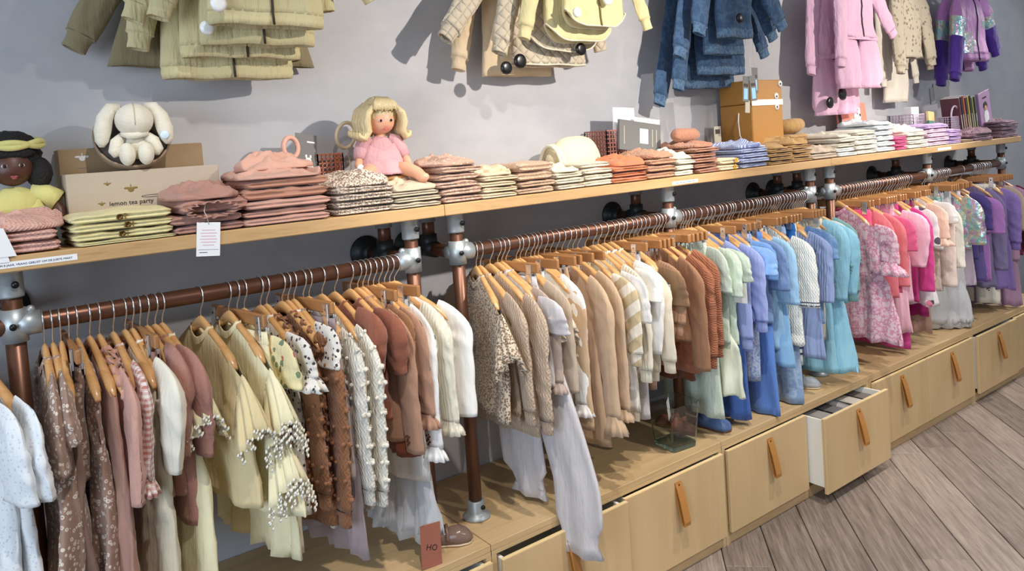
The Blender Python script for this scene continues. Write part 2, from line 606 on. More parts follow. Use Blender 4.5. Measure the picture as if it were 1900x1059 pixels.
def bench_unit(x0, x1, label, opens):
    t = thing('drawer_bench', label, 'drawer bench', (0, 0, 0), 0, 'plywood drawer benches')
    e = 0.0012
    x0 += e; x1 -= e
    MB().box((x0, YB, ZB - 0.022), (x1, -0.004, ZB), 0.0015).obj('bench_top', 'ply', t, False)
    MB().box((x0, YB + 0.0005, ZB - 0.036), (x1, YB + 0.02, ZB - 0.0222), 0.001).obj('front_rail', 'ply', t, False)
    for xa in (x0, x1 - 0.018):
        MB().box((xa, YB + 0.001, 0.0), (xa + 0.018, -0.004, ZB - 0.0222)).obj('side_panel', 'plyface', t, False)
    MB().box((x0 + 0.0182, YB + 0.004, 0.0), (x1 - 0.0182, YB + 0.022, 0.046), 0.001).obj('plinth', 'ply', t, False)
    MB().box((x0 + 0.0182, -0.02, 0.05), (x1 - 0.0182, -0.012, ZB - 0.023)).obj('back_panel', 'plyedge', t, False)
    xm = (x0 + x1) / 2
    for k, (a, b) in enumerate(((x0 + 0.014, xm - 0.0022), (xm + 0.0022, x1 - 0.014))):
        op = opens[k]
        dx0, dx1 = a, b
        m = MB().box((dx0, YB - 0.016 - op, 0.052), (dx1, YB - 0.0006 - op, ZB - 0.040), 0.0018)
        d = m.obj('drawer', 'plyface', t, False)
        MB().box((dx0 + 0.0003, YB - 0.0155 - op, ZB - 0.0399), (dx1 - 0.0003, YB - 0.001 - op, ZB - 0.0394)).obj('top_edge', 'plyedge', d, False)
        mm = MB()
        mm.box((dx0 + 0.012, YB - op, 0.075), (dx0 + 0.024, YB + 0.40 - op, ZB - 0.050))
        mm.box((dx1 - 0.024, YB - op, 0.075), (dx1 - 0.012, YB + 0.40 - op, ZB - 0.050))
        mm.box((dx0 + 0.024, YB - op, 0.075), (dx1 - 0.024, YB + 0.40 - op, 0.085))
        mm.box((dx0 + 0.024, YB + 0.39 - op, 0.085), (dx1 - 0.024, YB + 0.40 - op, ZB - 0.050))
        mm.obj('drawer_box', 'whitepaint', d, False)
        handle(d, (a + b) / 2 + 0.0, YB - 0.016 - op, ZB - 0.066)
    return t

JX = [-0.955, 0.141, 1.238, 2.336, 3.432, 4.53, 5.63]
BL = ['plywood drawer bench at the far left, mostly below the hanging clothes',
      'plywood drawer bench in front of which the shoe with the hang tag stands',
      'plywood drawer bench carrying the glass vase, its left drawer slightly open',
      'plywood drawer bench with one drawer pulled out, below the blue clothes',
      'plywood drawer bench below the pink clothes',
      'plywood drawer bench at the right edge below the purple clothes']
OP = [(0, 0), (0, 0.012), (0.022, 0.004), (0.002, 0.085), (0.0, 0.0), (0.012, 0.0)]
for i in range(6):
    bench_unit(JX[i], JX[i + 1], BL[i], OP[i])
# folded things inside the open drawer
for k in range(4):
    x = 2.93 + k * 0.125
    o = MB().box((x, YB - 0.07, 0.0855), (x + 0.105, YB + 0.10, ZB - 0.062 - 0.012 * (k % 2)), 0.012).obj('grey_bundle', plain('bundle%d' % k, ((150, 146, 144), (104, 104, 108), (186, 180, 174), (120, 112, 108))[k], 0.9), None)
    tag(o, ['pale grey bundle at the left end of the open drawer', 'dark grey bundle in the open drawer, second from the left', 'lightest grey bundle in the open drawer', 'brown grey bundle at the right end of the open drawer'][k], 'bundle', 'bundles in the open drawer')

# ------------------------------------------------------------------ fabrics
F = fabric
F('eyelet', (236, 238, 240), 'dots', (210, 213, 220), 110)
F('taupefloral', (164, 134, 118), 'flower', (228, 214, 200), 78)
F('darkfloral', (134, 106, 92), 'flower', (188, 168, 152), 78)
F('taupe', (142, 112, 100))
F('rose', (182, 138, 122))
F('rosepink', (208, 160, 146), None, None, 60, 'crinkle')
F('rosedark', (176, 126, 112), None, None, 60, 'crinkle')
F('gingham', (236, 222, 214), 'gingham', (190, 128, 116), 75)
F('cream', (240, 234, 216))
F('creamsheer', (226, 214, 188), alpha=0.94)
F('yellow', (244, 234, 194))
F('yellowdk', (232, 212, 164))
F('yellowflower', (240, 226, 176), 'colourflower', (196, 96, 92), 34, rgb3=(120, 140, 110))
F('whitefloral', (232, 226, 216), 'colourflower', (74, 66, 72), 70, rgb3=(120, 112, 122))
F('brownknit', (148, 100, 68), None, None, 60, 'cable', fold=0.6)
F('creamknit', (226, 220, 206), None, None, 60, 'cable', fold=0.6)
F('greytaupe', (150, 132, 118))
F('tulle', (176, 160, 164), alpha=0.72)
F('rust', (148, 90, 70), None, None, 60, 'crinkle')
F('rustdk', (132, 68, 48))
F('camel', (162, 120, 88))
F('tan', (180, 138, 114))
F('white', (240, 238, 234))
F('palegrey', (206, 208, 212), alpha=0.92)
F('creamrib', (232, 224, 204), None, None, 60, 'rib')
F('leopard', (214, 196, 172), 'leopard', (104, 86, 74), 150, rgb3=(168, 132, 104))
F('beigeknit', (190, 168, 146), None, None, 60, 'cable', fold=0.5)
F('mauvetaupe', (182, 162, 150))
F('palegrey2', (206, 202, 204))
F('greybeige', (190, 172, 152))
F('creamlace', (232, 218, 196), None, None, 60, 'crinkle')
F('mauvelace', (172, 140, 136), 'dots', (146, 114, 114), 90, 'crinkle')
F('tanbeige', (200, 170, 138))
F('velvet', (204, 174, 142), rough=0.75, sheen=0.5)
F('diagstripe', (238, 230, 212), 'stripediag', (206, 186, 148), 12.5)
F('creamtop', (234, 222, 200))
F('rustbeigeknit', (178, 138, 110), None, None, 60, 'rib')
F('olivebrown', (140, 110, 82))
F('brown', (160, 118, 90))
F('browndk', (110, 62, 42))
F('mauvebrown', (160, 124, 108))
F('rustknit', (166, 106, 78), None, None, 60, 'knit', fold=0.5)
F('mint', (204, 218, 202), None, None, 60, 'crinkle')
F('sage', (168, 172, 150), None, None, 60, 'smock')
F('paleskirt', (222, 226, 206))
F('periwinkle', (158, 172, 224))
F('blue', (140, 180, 232))
F('blue2', (124, 166, 222))
F('cobalt', (70, 104, 176))
F('cobalt2', (42, 106, 178))
F('cornflower', (96, 136, 208))
F('bandana', (128, 144, 184), 'blotch', (178, 188, 210), 60)
F('dullblue', (122, 150, 196), None, None, 60, 'crinkle')
F('bluestripe', (226, 228, 232), 'stripez', (70, 84, 122), 55)
F('skyblue', (160, 200, 232))
F('skyblue2', (140, 186, 226))
F('paledenim', (132, 158, 192), 'blotch', (160, 182, 208), 14)
F('bluefloral', (220, 228, 236), 'colourflower', (128, 164, 206), 60, rgb3=(162, 188, 214))
F('whiteknit', (234, 236, 230), None, None, 60, 'cable')
F('lavrib', (146, 164, 206), None, None, 60, 'rib')
F('denimlight', (104, 142, 188), 'blotch', (130, 164, 202), 18)
F('denimmid', (84, 118, 166), 'blotch', (104, 138, 184), 18)
F('satin', (152, 206, 226), rough=0.42, sheen=0.0, fold=0.5)
F('whitecolour', (230, 226, 222), 'colourflower', (206, 124, 130), 30, rgb3=(124, 152, 170))
F('teal', (122, 170, 172))
F('pinkfloral', (238, 206, 216), 'blotch', (216, 130, 164), 34)
F('hotpink', (236, 92, 134))
F('coral', (226, 128, 136))
F('pink', (228, 104, 144))
F('palepink', (240, 190, 208))
F('magenta', (206, 70, 140))
F('magentadk', (166, 30, 104))
F('beigetulle', (186, 150, 130), alpha=0.8)
F('whitepinkflower', (236, 230, 230), 'colourflower', (226, 132, 158), 16, rgb3=(90, 84, 96))
F('peach', (240, 200, 182))
F('blush', (232, 214, 204))
F('ivory', (236, 232, 218))
F('palelilac', (212, 196, 212))
F('violet', (174, 122, 190))
F('violetdk', (78, 66, 128))
F('greyviolet', (130, 122, 158))
F('lilac', (142, 120, 186))
F('bow', (104, 92, 150), 'colourflower', (230, 226, 230), 14, rgb3=(220, 214, 226))
F('mauve', (178, 142, 170))
F('burgundy', (112, 44, 66))
F('jacketyellow', (214, 202, 156), None, None, 60, 'crinkle', fold=0.7)
F('jacketolive', (142, 130, 100))
F('quilt', (206, 192, 168), None, None, 60, 'quilt')
F('vest', (226, 212, 160))
F('denim', (58, 84, 116), 'blotch', (76, 104, 136), 16, fold=0.6)
F('denimhem', (74, 102, 134), 'blotch', (104, 132, 160), 40, 'crinkle')
F('rosejump', (234, 188, 212), None, None, 60, 'crinkle')
F('beigefloral', (190, 178, 156), 'colourflower', (140, 124, 110), 34, rgb3=(150, 134, 112))
F('purple', (78, 50, 140))
F('orchid', (196, 134, 196), rough=0.5)
# shiny film for the iridescent jackets
N = NT('iridescent_film')
nz = N.noise(N.obj((1, 1, 0.6)), 26, 2)
N.out(N.ramp(nz, [(0.3, lin(190, 150, 210)), (0.45, lin(226, 214, 190)), (0.55, lin(150, 220, 220)), (0.65, lin(220, 170, 220)), (0.8, lin(240, 226, 160))]), 0.22, 0.55, N.bump(N.noise(N.obj(), 40, 3), 0.6, 0.01))
MATS['irid'] = N.m
plain('lacewhite', (244, 240, 228), 0.9)
plain('navy', (42, 52, 84), 0.9)
plain('motif', (110, 56, 44), 0.9)

# ------------------------------------------------------------------ garment shapes (local: x thickness, y width, z down from the hanger neck)
def smooth(a, xs, ys):
    t = np.interp(a, xs, ys)
    return t

def zsh(u, slope=0.60, neck=0.05):
    a = np.abs(u)
    return np.where(a > neck, -slope * a, -slope * neck - 0.032 * (1 - (a / neck) ** 2)) - 0.15 * np.maximum(a - 0.15, 0)

def wrk(p, q, seed, k0=22, k1=62, n=5):
    r = np.random.RandomState(seed)
    out = 0
    for j in range(n):
        an = (r.rand() - 0.5) * 1.5
        k = k0 + (k1 - k0) * r.rand()
        a = p * math.cos(an) + q * math.sin(an)
        b = -p * math.sin(an) + q * math.cos(an)
        ph = k * a + 1.3 * np.sin(0.45 * k * b + r.rand() * 6) + r.rand() * 6
        en = 0.5 + 0.5 * np.sin(9 * b + 5 * a + r.rand() * 6)
        out = out + en * ((1 - np.abs(np.sin(ph))) ** 1.6 - 0.35)
    return out / n * 2.2

def torso(L, ws, wc, wh, th, amp, k, seed, n=32, m=64, t0=0.0, p=2.0, lip=True, gather=None, slope=0.60, neck=0.05):
    r = np.random.RandomState(seed)
    t = np.linspace(0, 1, n)[:, None] ** 1.1
    a = np.linspace(0, 2 * PI, m, endpoint=False)[None, :]
    cu, sx = np.cos(a), np.sin(a)
    W = smooth(t, [0, 0.10, 0.32, 1], [ws, ws * 1.02, wc, wh])
    T = smooth(t, [0, 0.03, 0.14, 0.45, 1], [0.011, 0.013, th * 0.75, th, th * 1.05])
    if gather is not None:                       # pulled in at the waist
        g = np.exp(-((t - gather) / 0.07) ** 2)
        W = W * (1 - 0.10 * g)
        T = T * (1 - 0.25 * g)
    u = W * np.sign(cu) * np.abs(cu) ** 0.72
    x = T * np.sign(sx) * np.abs(sx) ** 0.8
    ph = r.rand(4) * 6.28
    A = amp * t ** 1.3
    x = x + A * (0.6 * np.sin(k * u + ph[0] + 1.4 * t) + 0.4 * np.sin(1.8 * k * u + ph[1] - t))
    x = x + 0.006 * np.sin(9 * t + ph[2]) * t
    u = u + 0.10 * A * np.sin(k * x * 4 + ph[3] + 5 * t)
    wa = wrk(u, -L * t, seed + 31); wb = wrk(u, -L * t, seed + 57)
    x = x + (0.0075 * np.minimum(1, t * 6)) * np.where(sx > 0, wa, -wb)
    z = -L * t + zsh(u, slope, neck) * (1 - t) ** p + 0.3 * A * np.sin(1.3 * k * u + ph[2]) * (t > 0.9)
    R = np.stack([x, u, z + 0 * u], -1)
    if lip:
        last = R[-1].copy(); c = last.mean(0)
        inner = c + (last - c) * np.array([0.72, 0.96, 1])
        in2 = inner.copy(); in2[:, 2] += 0.03
        R = np.concatenate([R, inner[None], in2[None]])
    return R

def sleeve(side, u0, z0, L, r0, r1, seed, flat=0.5, n=18, m=28, out=0.04, puff=0.0, lean=0.0, lip=True, xs=0.0):
    r = np.random.RandomState(seed)
    s = np.linspace(0, 1, n)
    uu = u0 - 0.03 + (out + 0.03) * np.sin(np.minimum(s / 0.28, 1) * PI / 2) + lean * s
    zz = z0 + 0.004 - L * s ** 1.22
    xx = xs * s + 0.006 * np.sin(3 * s + r.rand() * 6)
    P = np.stack([xx, side * uu, zz], 1)
    tg = np.gradient(P, axis=0); tg /= np.linalg.norm(tg, axis=1)[:, None]
    ex = np.array([1.0, 0, 0])
    eb = np.cross(tg, ex); eb /= np.linalg.norm(eb, axis=1)[:, None]
    ex2 = np.cross(eb, tg)
    ru = np.interp(s, [0, 0.25, 0.6, 1], [r0 * 0.85, r0, (r0 + r1) / 2, r1]) * (1 + puff * np.sin(PI * s) ** 0.8)
    a = np.linspace(0, 2 * PI, m, endpoint=False)
    ph = r.rand(4) * 6.28
    ca, sa = np.cos(a), np.sin(a)
    ca = (np.sign(ca) * np.abs(ca) ** 0.85)[None, :]
    sa = (np.sign(sa) * np.abs(sa) ** 1.25)[None, :]
    S = s[:, None]
    fl = flat * (0.55 + 0.45 * np.minimum(1, S / 0.3))
    up = ru[:, None] * ca * (1 + 0.035 * np.sin(21 * S + ph[1]))
    zz_ = -L * S + 0 * up
    wv = np.where(sa > 0, wrk(up, zz_, seed + 11, 30, 85), -wrk(up, zz_, seed + 23, 30, 85))
    xd = ru[:, None] * fl * sa + 0.0085 * np.minimum(1, S * 5) * wv
    R = P[:, None, :] + up[..., None] * eb[:, None, :] + xd[..., None] * ex2[:, None, :]
    R = np.array(R)
    if lip:
        last = R[-1]; c = last.mean(0)
        inner = c + (last - c) * 0.82
        in2 = inner - tg[-1] * 0.025
        R = np.concatenate([R, inner[None], in2[None]])
    return R, P[-1], tg[-1]

def cuff(kind, end, tg, r1, seed, flat=0.5):
    """ring of cloth continuing a sleeve"""
    r = np.random.RandomState(seed)
    a = np.linspace(0, 2 * PI, 40, endpoint=False)
    ex = np.array([1.0, 0, 0]); eb = np.cross(tg, ex); eb /= np.linalg.norm(eb); ex = np.cross(eb, tg)
    prof = {'rib': [(0.0, 0.98), (0.004, 0.80), (0.02, 0.74), (0.042, 0.76), (0.044, 0.66), (0.03, 0.62)],
            'flare': [(-0.004, 0.80), (0.004, 0.82), (0.02, 1.1), (0.036, 1.3), (0.037, 1.2), (0.02, 0.95)],
            'ruffle': [(-0.006, 0.80), (0.004, 0.84), (0.025, 1.25), (0.055, 1.6), (0.056, 1.5), (0.03, 1.1)]}[kind]
    R = []
    for d, k in prof:
        wv = 1 + (0.04 * np.sin(20 * a) if kind == 'rib' else 0.16 * (k > 0.9) * np.sin(9 * a + seed))
        R.append(end + tg * d + (r1 * k * wv * np.cos(a))[:, None] * eb + (r1 * flat * (1.0 if kind == 'rib' else 1.25) * k * wv * np.sin(a))[:, None] * ex)
    return MB().loft(np.array(R))

def ruffle(side, u0, z0, drop, width, seed, waves=7, spread=0.03):
    """flutter sleeve: cloth fanning out from the shoulder seam"""
    r = np.random.RandomState(seed)
    n, m = 46, 9
    q = np.linspace(-1, 1, n)[:, None]
    s = np.linspace(0, 1, m)[None, :]
    ph = r.rand(2) * 6.28
    wv = np.sin(waves * PI * q + ph[0]) * s ** 1.3
    aq = np.abs(q)
    base_z = z0 + 0.012 - 0.085 * aq ** 1.5
    u = u0 - 0.010 - 0.012 * aq + width * s * (1 - 0.35 * aq ** 2) + 0.004 * wv
    z = base_z - drop * (s ** 1.6) * (1 - 0.1 * aq) - 0.02 * s - 0.004 * wv
    x = q * (0.018 + spread * s) + 0.012 * wv
    A = np.stack([x, side * u, z], -1)
    B = A + np.array([0, -side * 0.003, -0.002])
    # closed section so that the ruffle has thickness
    ring = np.concatenate([A, B[:, ::-1]], 1)
    return MB().loft(ring, True, True, True), A[:, -1]

def dots_along(pts, r, rows, seed, drop=(0, 0, -1)):
    g = np.random.RandomState(seed)
    m = MB()
    d = np.array(drop, float)
    for k in range(rows):
        for p in pts[k % 2::2] if rows > 1 else pts:
            q = np.array(p) + d * (k * r * 1.7) + (g.rand(3) - 0.5) * r * 0.6
            a = np.linspace(0, 2 * PI, 6, endpoint=False)
            ring = q + np.stack([0.4 * r * np.sin(a), r * np.cos(a), r * np.sin(a)], 1)
            m.add(np.concatenate([ring, [q + (-0.5 * r, 0, 0)], [q + (0.5 * r, 0, 0)]]), [(i, (i + 1) % 6, 6) for i in range(6)] + [((i + 1) % 6, i, 7) for i in range(6)])
    return m

def surf_dots(R, r, step_i, step_j, seed, prob=0.75):
    g = np.random.RandomState(seed)
    m = MB()
    n, mm = R.shape[:2]
    for i in range(2, n - 2, step_i):
        for j in range((i // step_i) % 2, mm, step_j):
            if g.rand() < prob:
                c = R[i].mean(0)
                p = R[i, j]
                dv = p - c; dv[2] = 0
                dv /= np.linalg.norm(dv) + 1e-9
                m.ball(p + dv * r * 0.4, r * (0.8 + 0.4 * g.rand()), 4, 6)
    return m

def neckband(t, mat, r=0.056):
    a = np.linspace(0, 2 * PI, 30, endpoint=False)
    R = []
    for dz, k in ((-0.012, 1.06), (0.004, 1.02), (0.007, 0.97), (-0.008, 0.92)):
        u = r * k * np.cos(a)
        z = np.minimum(zsh(u), -0.6 * np.abs(u)) + dz
        R.append(np.stack([0.0165 * k * np.sin(a), u, z + 0.004], 1))
    MB().loft(np.array(R)).obj('neckband', mat, t)

def build_top(t, style, mat, d, sl, hl, o, seed):
    r = np.random.RandomState(seed)
    both = (-1, 1)
    if style == 'strap':
        ws, th = d - 0.035, 0.021
    elif style == 'flutter':
        ws, th = d - 0.09, 0.022
    elif style == 'tee':
        ws, th = d - 0.075, 0.022
    elif style == 'wide':
        ws, th = d - 0.07, 0.024
    else:
        ws, th = d - 0.082, 0.021
    flare = o.get('flare')
    wh = ws * (1.08 if hl < 0.62 else 1.18)
    amp = 0.008 if hl < 0.55 else 0.013
    if flare:
        wh = ws * 1.42; amp = 0.022
    if style == 'strap' and hl > 0.55:
        wh = d; amp = 0.016
    knit = o.get('cuff') == 'rib'
    if o.get('skirt'):
        R = torso(hl * 0.60, ws, ws * 0.95, ws * 0.85, th, 0.003, 40, seed)
        MB().loft(R).obj('bodice', mat, t)
        S = torso(hl * 0.44, ws * 0.86, ws * 1.1, d * 1.0, 0.026, 0.02, 60, seed + 5, slope=0.0, neck=0.001)
        S[..., 2] -= hl * 0.57
        MB().loft(S).obj('skirt', o['skirt'], t)
    else:
        R = torso(hl, ws, ws * 1.02, wh, th, amp, 34 if hl < 0.55 else 42, seed, gather=0.42 if (flare or (style in ('flutter', 'puff') and hl > 0.5)) else None)
        MB().loft(R).obj('body', mat, t)
        if o.get('pom'):
            surf_dots(R, 0.0064, 3, 4, seed).obj('pompoms', mat, t)['kind'] = 'stuff'
        if knit and hl > 0.25:
            E = R[-3]
            c = E.mean(0)
            ring = [c + (E - c) * np.array([kx, ky, 1]) + np.array([0, 0, dz]) for kx, ky, dz in ((1.0, 1.0, 0.002), (0.86, 0.97, -0.006), (0.86, 0.96, -0.035), (0.7, 0.95, -0.036), (0.65, 0.95, -0.01))]
            MB().loft(np.array(ring)).obj('hem_band', mat, t)
    z0 = float(zsh(np.array(ws)))
    if style == 'strap':
        for s in both:
            pts = np.array([(0.0, s * 0.075, -0.042), (0.006, s * (0.08), -0.05), (0.012, s * ws * 0.8, -0.5 * ws - 0.03)])
            MB().tube(pts, 0.006, 8).obj('strap', mat, t)
    else:
        neckband(t, mat)
    if style in ('tee', 'long', 'puff', 'wide'):
        L = max(sl + z0, 0.07)
        for s in both:
            kind = o.get('cuff')
            cl = {'rib': 0.043, 'flare': 0.036, 'ruffle': 0.056}.get(kind, 0.0)
            Ls = max(L - cl, 0.05)
            if style == 'tee':
                A = sleeve(s, ws, z0, Ls, 0.050, 0.056, seed + s, 0.28, out=0.035, n=20)
                r1 = 0.056
            elif style == 'wide':
                A = sleeve(s, ws, z0, Ls, 0.052, 0.064, seed + s, 0.30, out=0.035, n=22, puff=0.12)
                r1 = 0.062
            elif style == 'puff':
                A = sleeve(s, ws, z0, Ls, 0.05, 0.034, seed + s, 0.42, out=0.045, n=24, puff=0.30)
                r1 = 0.034
            else:
                A = sleeve(s, ws, z0, Ls, 0.043, 0.032 if kind else 0.037, seed + s, 0.38, out=0.038, n=32, lean=0.012)
                r1 = 0.032 if kind else 0.037
            sv = MB().loft(A[0]).obj('sleeve', mat, t)
            if kind:
                c = cuff(kind, A[1], A[2], r1 * 1.02, seed + 3, 0.42 if style != 'tee' else 0.36)
                c.obj('cuff', mat, sv)
            if o.get('pom'):
                surf_dots(A[0], 0.0062, 3, 4, seed + 9).obj('pompoms', mat, sv)['kind'] = 'stuff'
            if o.get('navy') and s < 0:
                for dz in (0.0, 0.014):
                    e = A[0][-4] ; c = e.mean(0)
                    ring = [c + (e - c) * 1.04 + A[2] * (dz + q) for q in (-0.008, -0.004)]
                    MB().loft(np.array(ring)).obj('cuff_stripe', 'navy', sv)
            if o.get('motif') and s < 0:
                P = A[0]
                pts = []
                for i in (-8, -7, -5, -4) if o['motif'] == 2 else (-6, -5):
                    q = P[i, 20]
                    pts += [q + (-0.001, dy, dz) for dy, dz in ((0, 0), (0.006, 0.004), (-0.006, 0.004), (0, 0.009), (0.004, -0.006))]
                dots_along(pts, 0.0035, 1, seed).obj('flower_motif', 'motif', sv)
            if o.get('label') and s < 0:
                P = A[0]
                if o['label'] == 1:
                    q = P[9, 20]
                    MB().box(q + (-0.003, -0.007, -0.022), q + (0.0, 0.007, 0.022), 0.001).obj('sleeve_label', 'tagwhite', sv, False)
                else:
                    q = A[1]
                    MB().box(q + (-0.012, -0.03, -0.085), q + (-0.0105, 0.03, -0.005), 0.0005).obj('hang_tag', 'tagwhite', sv, False)
            if o.get('ruf') == 1:
                a = np.linspace(0, PI, 30)
                rr = []
                for k, (dz, wd) in enumerate(((0.006, 0.0), (0.014, 0.018), (0.002, 0.034))):
                    uu = np.linspace(0.055, ws + 0.03, 30)
                    rr.append(np.stack([(-1) ** k * 0.0 + 0.012 * np.sin(uu * 220 + k) * (k > 0), s * uu, zsh(uu) + dz + 0.008 * np.cos(uu * 240 + k)], 1))
                R3 = np.array(rr)
                ring = np.concatenate([R3, R3[::-1] + np.array([0.016, 0, -0.012])])
                MB().loft(ring.transpose(1, 0, 2), True, True, True).obj('shoulder_frill', mat, t)
    if style == 'flutter' or o.get('ruf') == 2:
        for s in both:
            dr = 0.10 if style == 'flutter' else 0.06
            m, edge = ruffle(s, ws if style == 'flutter' else 0.09, z0 if style == 'flutter' else float(zsh(np.array(0.09))), dr, 0.085, seed + s, 6)
            rf = m.obj('shoulder_ruffle', mat if style == 'flutter' else 'cream', t)
            if o.get('lace'):
                dots_along(edge, 0.0055, 1 if o['lace'] == 1 else 5, seed).obj('lace_edging', 'lacewhite', rf)['kind'] = 'stuff'
            if style == 'flutter' and o.get('lace') == 2:
                m, edge = ruffle(s, ws + 0.005, z0 - 0.13, 0.11, 0.09, seed + s + 9, 6, 0.035)
                rf = m.obj('lower_ruffle', mat, t)
                dots_along(edge, 0.0055, 5, seed + 2).obj('lace_edging', 'lacewhite', rf)['kind'] = 'stuff'

def build_bottom(t, style, mat, d, hl, o, seed):
    z0 = -0.065
    L = hl + z0
    r = np.random.RandomState(seed)
    if style == 'skirt':
        R = torso(L, d * 0.66, d * 0.84, d, 0.024, 0.02, 62, seed, slope=0.0, neck=0.001, n=20, m=64)
        R[..., 2] += z0
        MB().loft(R).obj('skirt_panel', mat, t)
        if o.get('tier'):
            R = torso(L * 0.36, d * 0.80, d * 0.95, d * 1.12, 0.03, 0.02, 80, seed + 1, slope=0.0, neck=0.001, n=12, m=64)
            R[..., 2] += z0 - L * 0.60
            MB().loft(R).obj('skirt_tier', mat, t)
        W = d * 0.67
    else:
        W = 0.135 if o.get('over') else d * 0.80
        for s in (-1, 1):
            n, m = 24, 28
            tt = np.linspace(0, 1, n)
            a = np.linspace(0, 2 * PI, m, endpoint=False)
            ph = r.rand(3) * 6.28
            R = []
            wide = 1.25 if o.get('wide') else 1.0
            for i, q in enumerate(tt):
                hw = np.interp(q, [0, 0.2, 0.5, 1], [W * 0.5, W * 0.56, W * 0.52 * wide, W * 0.5 * wide])
                if o.get('cuff') == 'gather':
                    hw *= np.interp(q, [0, 0.6, 0.88, 0.925, 0.955, 1], [1, 1.12, 1.18, 0.72, 0.74, 1.0])
                cu = s * W * np.interp(q, [0, 0.25, 1], [0.5, 0.52, 0.56 * wide])
                Lq = L
                if o.get('over'):
                    cu = np.interp(q, [0, 0.3, 0.75, 1], [-0.5 * W, -0.14, -0.255, -0.262]) if s < 0 else np.interp(q, [0, 0.5, 1], [0.5 * W, 0.02, -0.03])
                    Lq = L if s < 0 else 0.735
                thk = np.interp(q, [0, 0.1, 0.5, 1], [0.010, 0.016, 0.020, 0.020])
                u = hw * np.sign(np.cos(a)) * np.abs(np.cos(a)) ** 0.75
                x = thk * np.sin(a) + 0.008 * q * np.sin(70 * u + ph[0] + 2 * q) + 0.004 * np.sin(9 * q + ph[1]) + (0.012 if s > 0 else -0.004) * min(1, q * 2)
                if o.get('cuff') == 'gather' and q > 0.9:
                    x = x + 0.006 * np.sin(14 * a)
                R.append(np.stack([x, cu + u, np.full(m, z0 - Lq * q)], 1))
            R = np.array(R)
            last = R[-1]; c = last.mean(0)
            inn = c + (last - c) * 0.8
            in2 = inn + np.array([0, 0, 0.03])
            lg = MB().loft(np.concatenate([R, inn[None], in2[None]])).obj('trouser_leg', mat, t)
            if o.get('navy'):
                for dz in (0.05, 0.075):
                    i = int(n * (1 - dz / L)) - 1
                    e = R[i]; c = e.mean(0)
                    MB().loft(np.array([c + (e - c) * 1.05 + (0, 0, 0.004), c + (e - c) * 1.05 - (0, 0, 0.004)])).obj('navy_stripe', 'navy', lg)
            if o.get('motif') and s < 0:
                q = R[-4, 21]
                dots_along([q + (-0.002, dy, dz) for dy, dz in ((0, 0), (0.012, 0.003), (-0.012, 0.003), (0.007, -0.01), (-0.007, -0.01), (0, 0.012))], 0.006, 1, seed).obj('print_motif', 'inkblack', lg)
        W = W * 1.02
    a = np.linspace(0, 2 * PI, 40, endpoint=False)
    R = [np.stack([k * 0.013 * np.sin(a), k2 * W * np.sign(np.cos(a)) * np.abs(np.cos(a)) ** 0.7, np.full(40, z)], 1) for z, k, k2 in ((z0 - 0.012, 1.0, 1.0), (z0 - 0.008, 1.12, 1.01), (z0 + 0.022, 1.05, 0.98), (z0 + 0.022, 0.7, 0.97), (z0 - 0.01, 0.6, 0.97))]
    MB().loft(np.array(R)).obj('waistband', mat, t)
    return W

# ---- hangers: two kinds, meshes shared between copies
def hook_mb():
    k = 0.0241
    pts = [(0, 0, -0.004), (0, 0.0, 0.012), (0, -0.008, 0.024), (0, -0.019, 0.038)]
    for a in np.linspace(-0.35, PI + 0.75, 18):
        pts.append((0, -k * math.cos(a), 0.0555 + k * math.sin(a)))
    return MB().tube(pts, 0.0019, 7)

def wooden_hanger_mesh():
    n = 31
    u = np.linspace(-0.172, 0.172, n)
    a = np.linspace(0, 2 * PI, 12, endpoint=False)
    R = []
    for q in u:
        aq = abs(q)
        z = -0.58 * math.sqrt(aq ** 2 + 0.018 ** 2) + 0.58 * 0.018 - 0.9 * max(aq - 0.12, 0) ** 2 * 4
        hh = np.interp(aq, [0, 0.03, 0.15, 0.172], [0.017, 0.0145, 0.012, 0.006])
        tt = np.interp(aq, [0, 0.06, 0.15, 0.172], [0.007, 0.009, 0.0115, 0.006])
        R.append(np.stack([tt * np.cos(a), np.full(12, q), z - 0.015 + hh * np.sin(a)], 1))
    return MB().loft(np.array(R), True, True, True)

tmpl = []
_h = wooden_hanger_mesh().obj('hanger_arms', 'hanger'); _k = hook_mb().obj('hook', 'chrome')
_b = MB().box((-0.006, -0.15, -0.032), (0.006, 0.15, 0.001), 0.003).obj('hanger_bar', 'hangerbar', None, False)
m = MB()
m.box((-0.012, -0.011, -0.052), (-0.0065, 0.011, -0.004), 0.001)
m.box((0.0065, -0.011, -0.052), (0.012, 0.011, -0.004), 0.001)
m.box((-0.014, -0.012, -0.066), (-0.0115, 0.012, -0.036), 0.001)
m.box((0.0115, -0.012, -0.066), (0.014, 0.012, -0.036), 0.001)
m.tube([(-0.012, 0.0, -0.02), (0.012, 0.0, -0.02)], 0.004, 8)
_c = m.obj('clip', 'chrome', None, False)
tmpl = [_h, _k, _b, _c]
HM, KM, BM, CM = (q.data for q in tmpl)
for q in tmpl:
    bpy.data.objects.remove(q)

def part(name, me, parent, loc=(0, 0, 0), rot=None):
    o = bpy.data.objects.new(name, me)
    COL.objects.link(o)
    o.parent = parent
    o.location = loc
    if rot:
        o.rotation_euler = rot
    return o

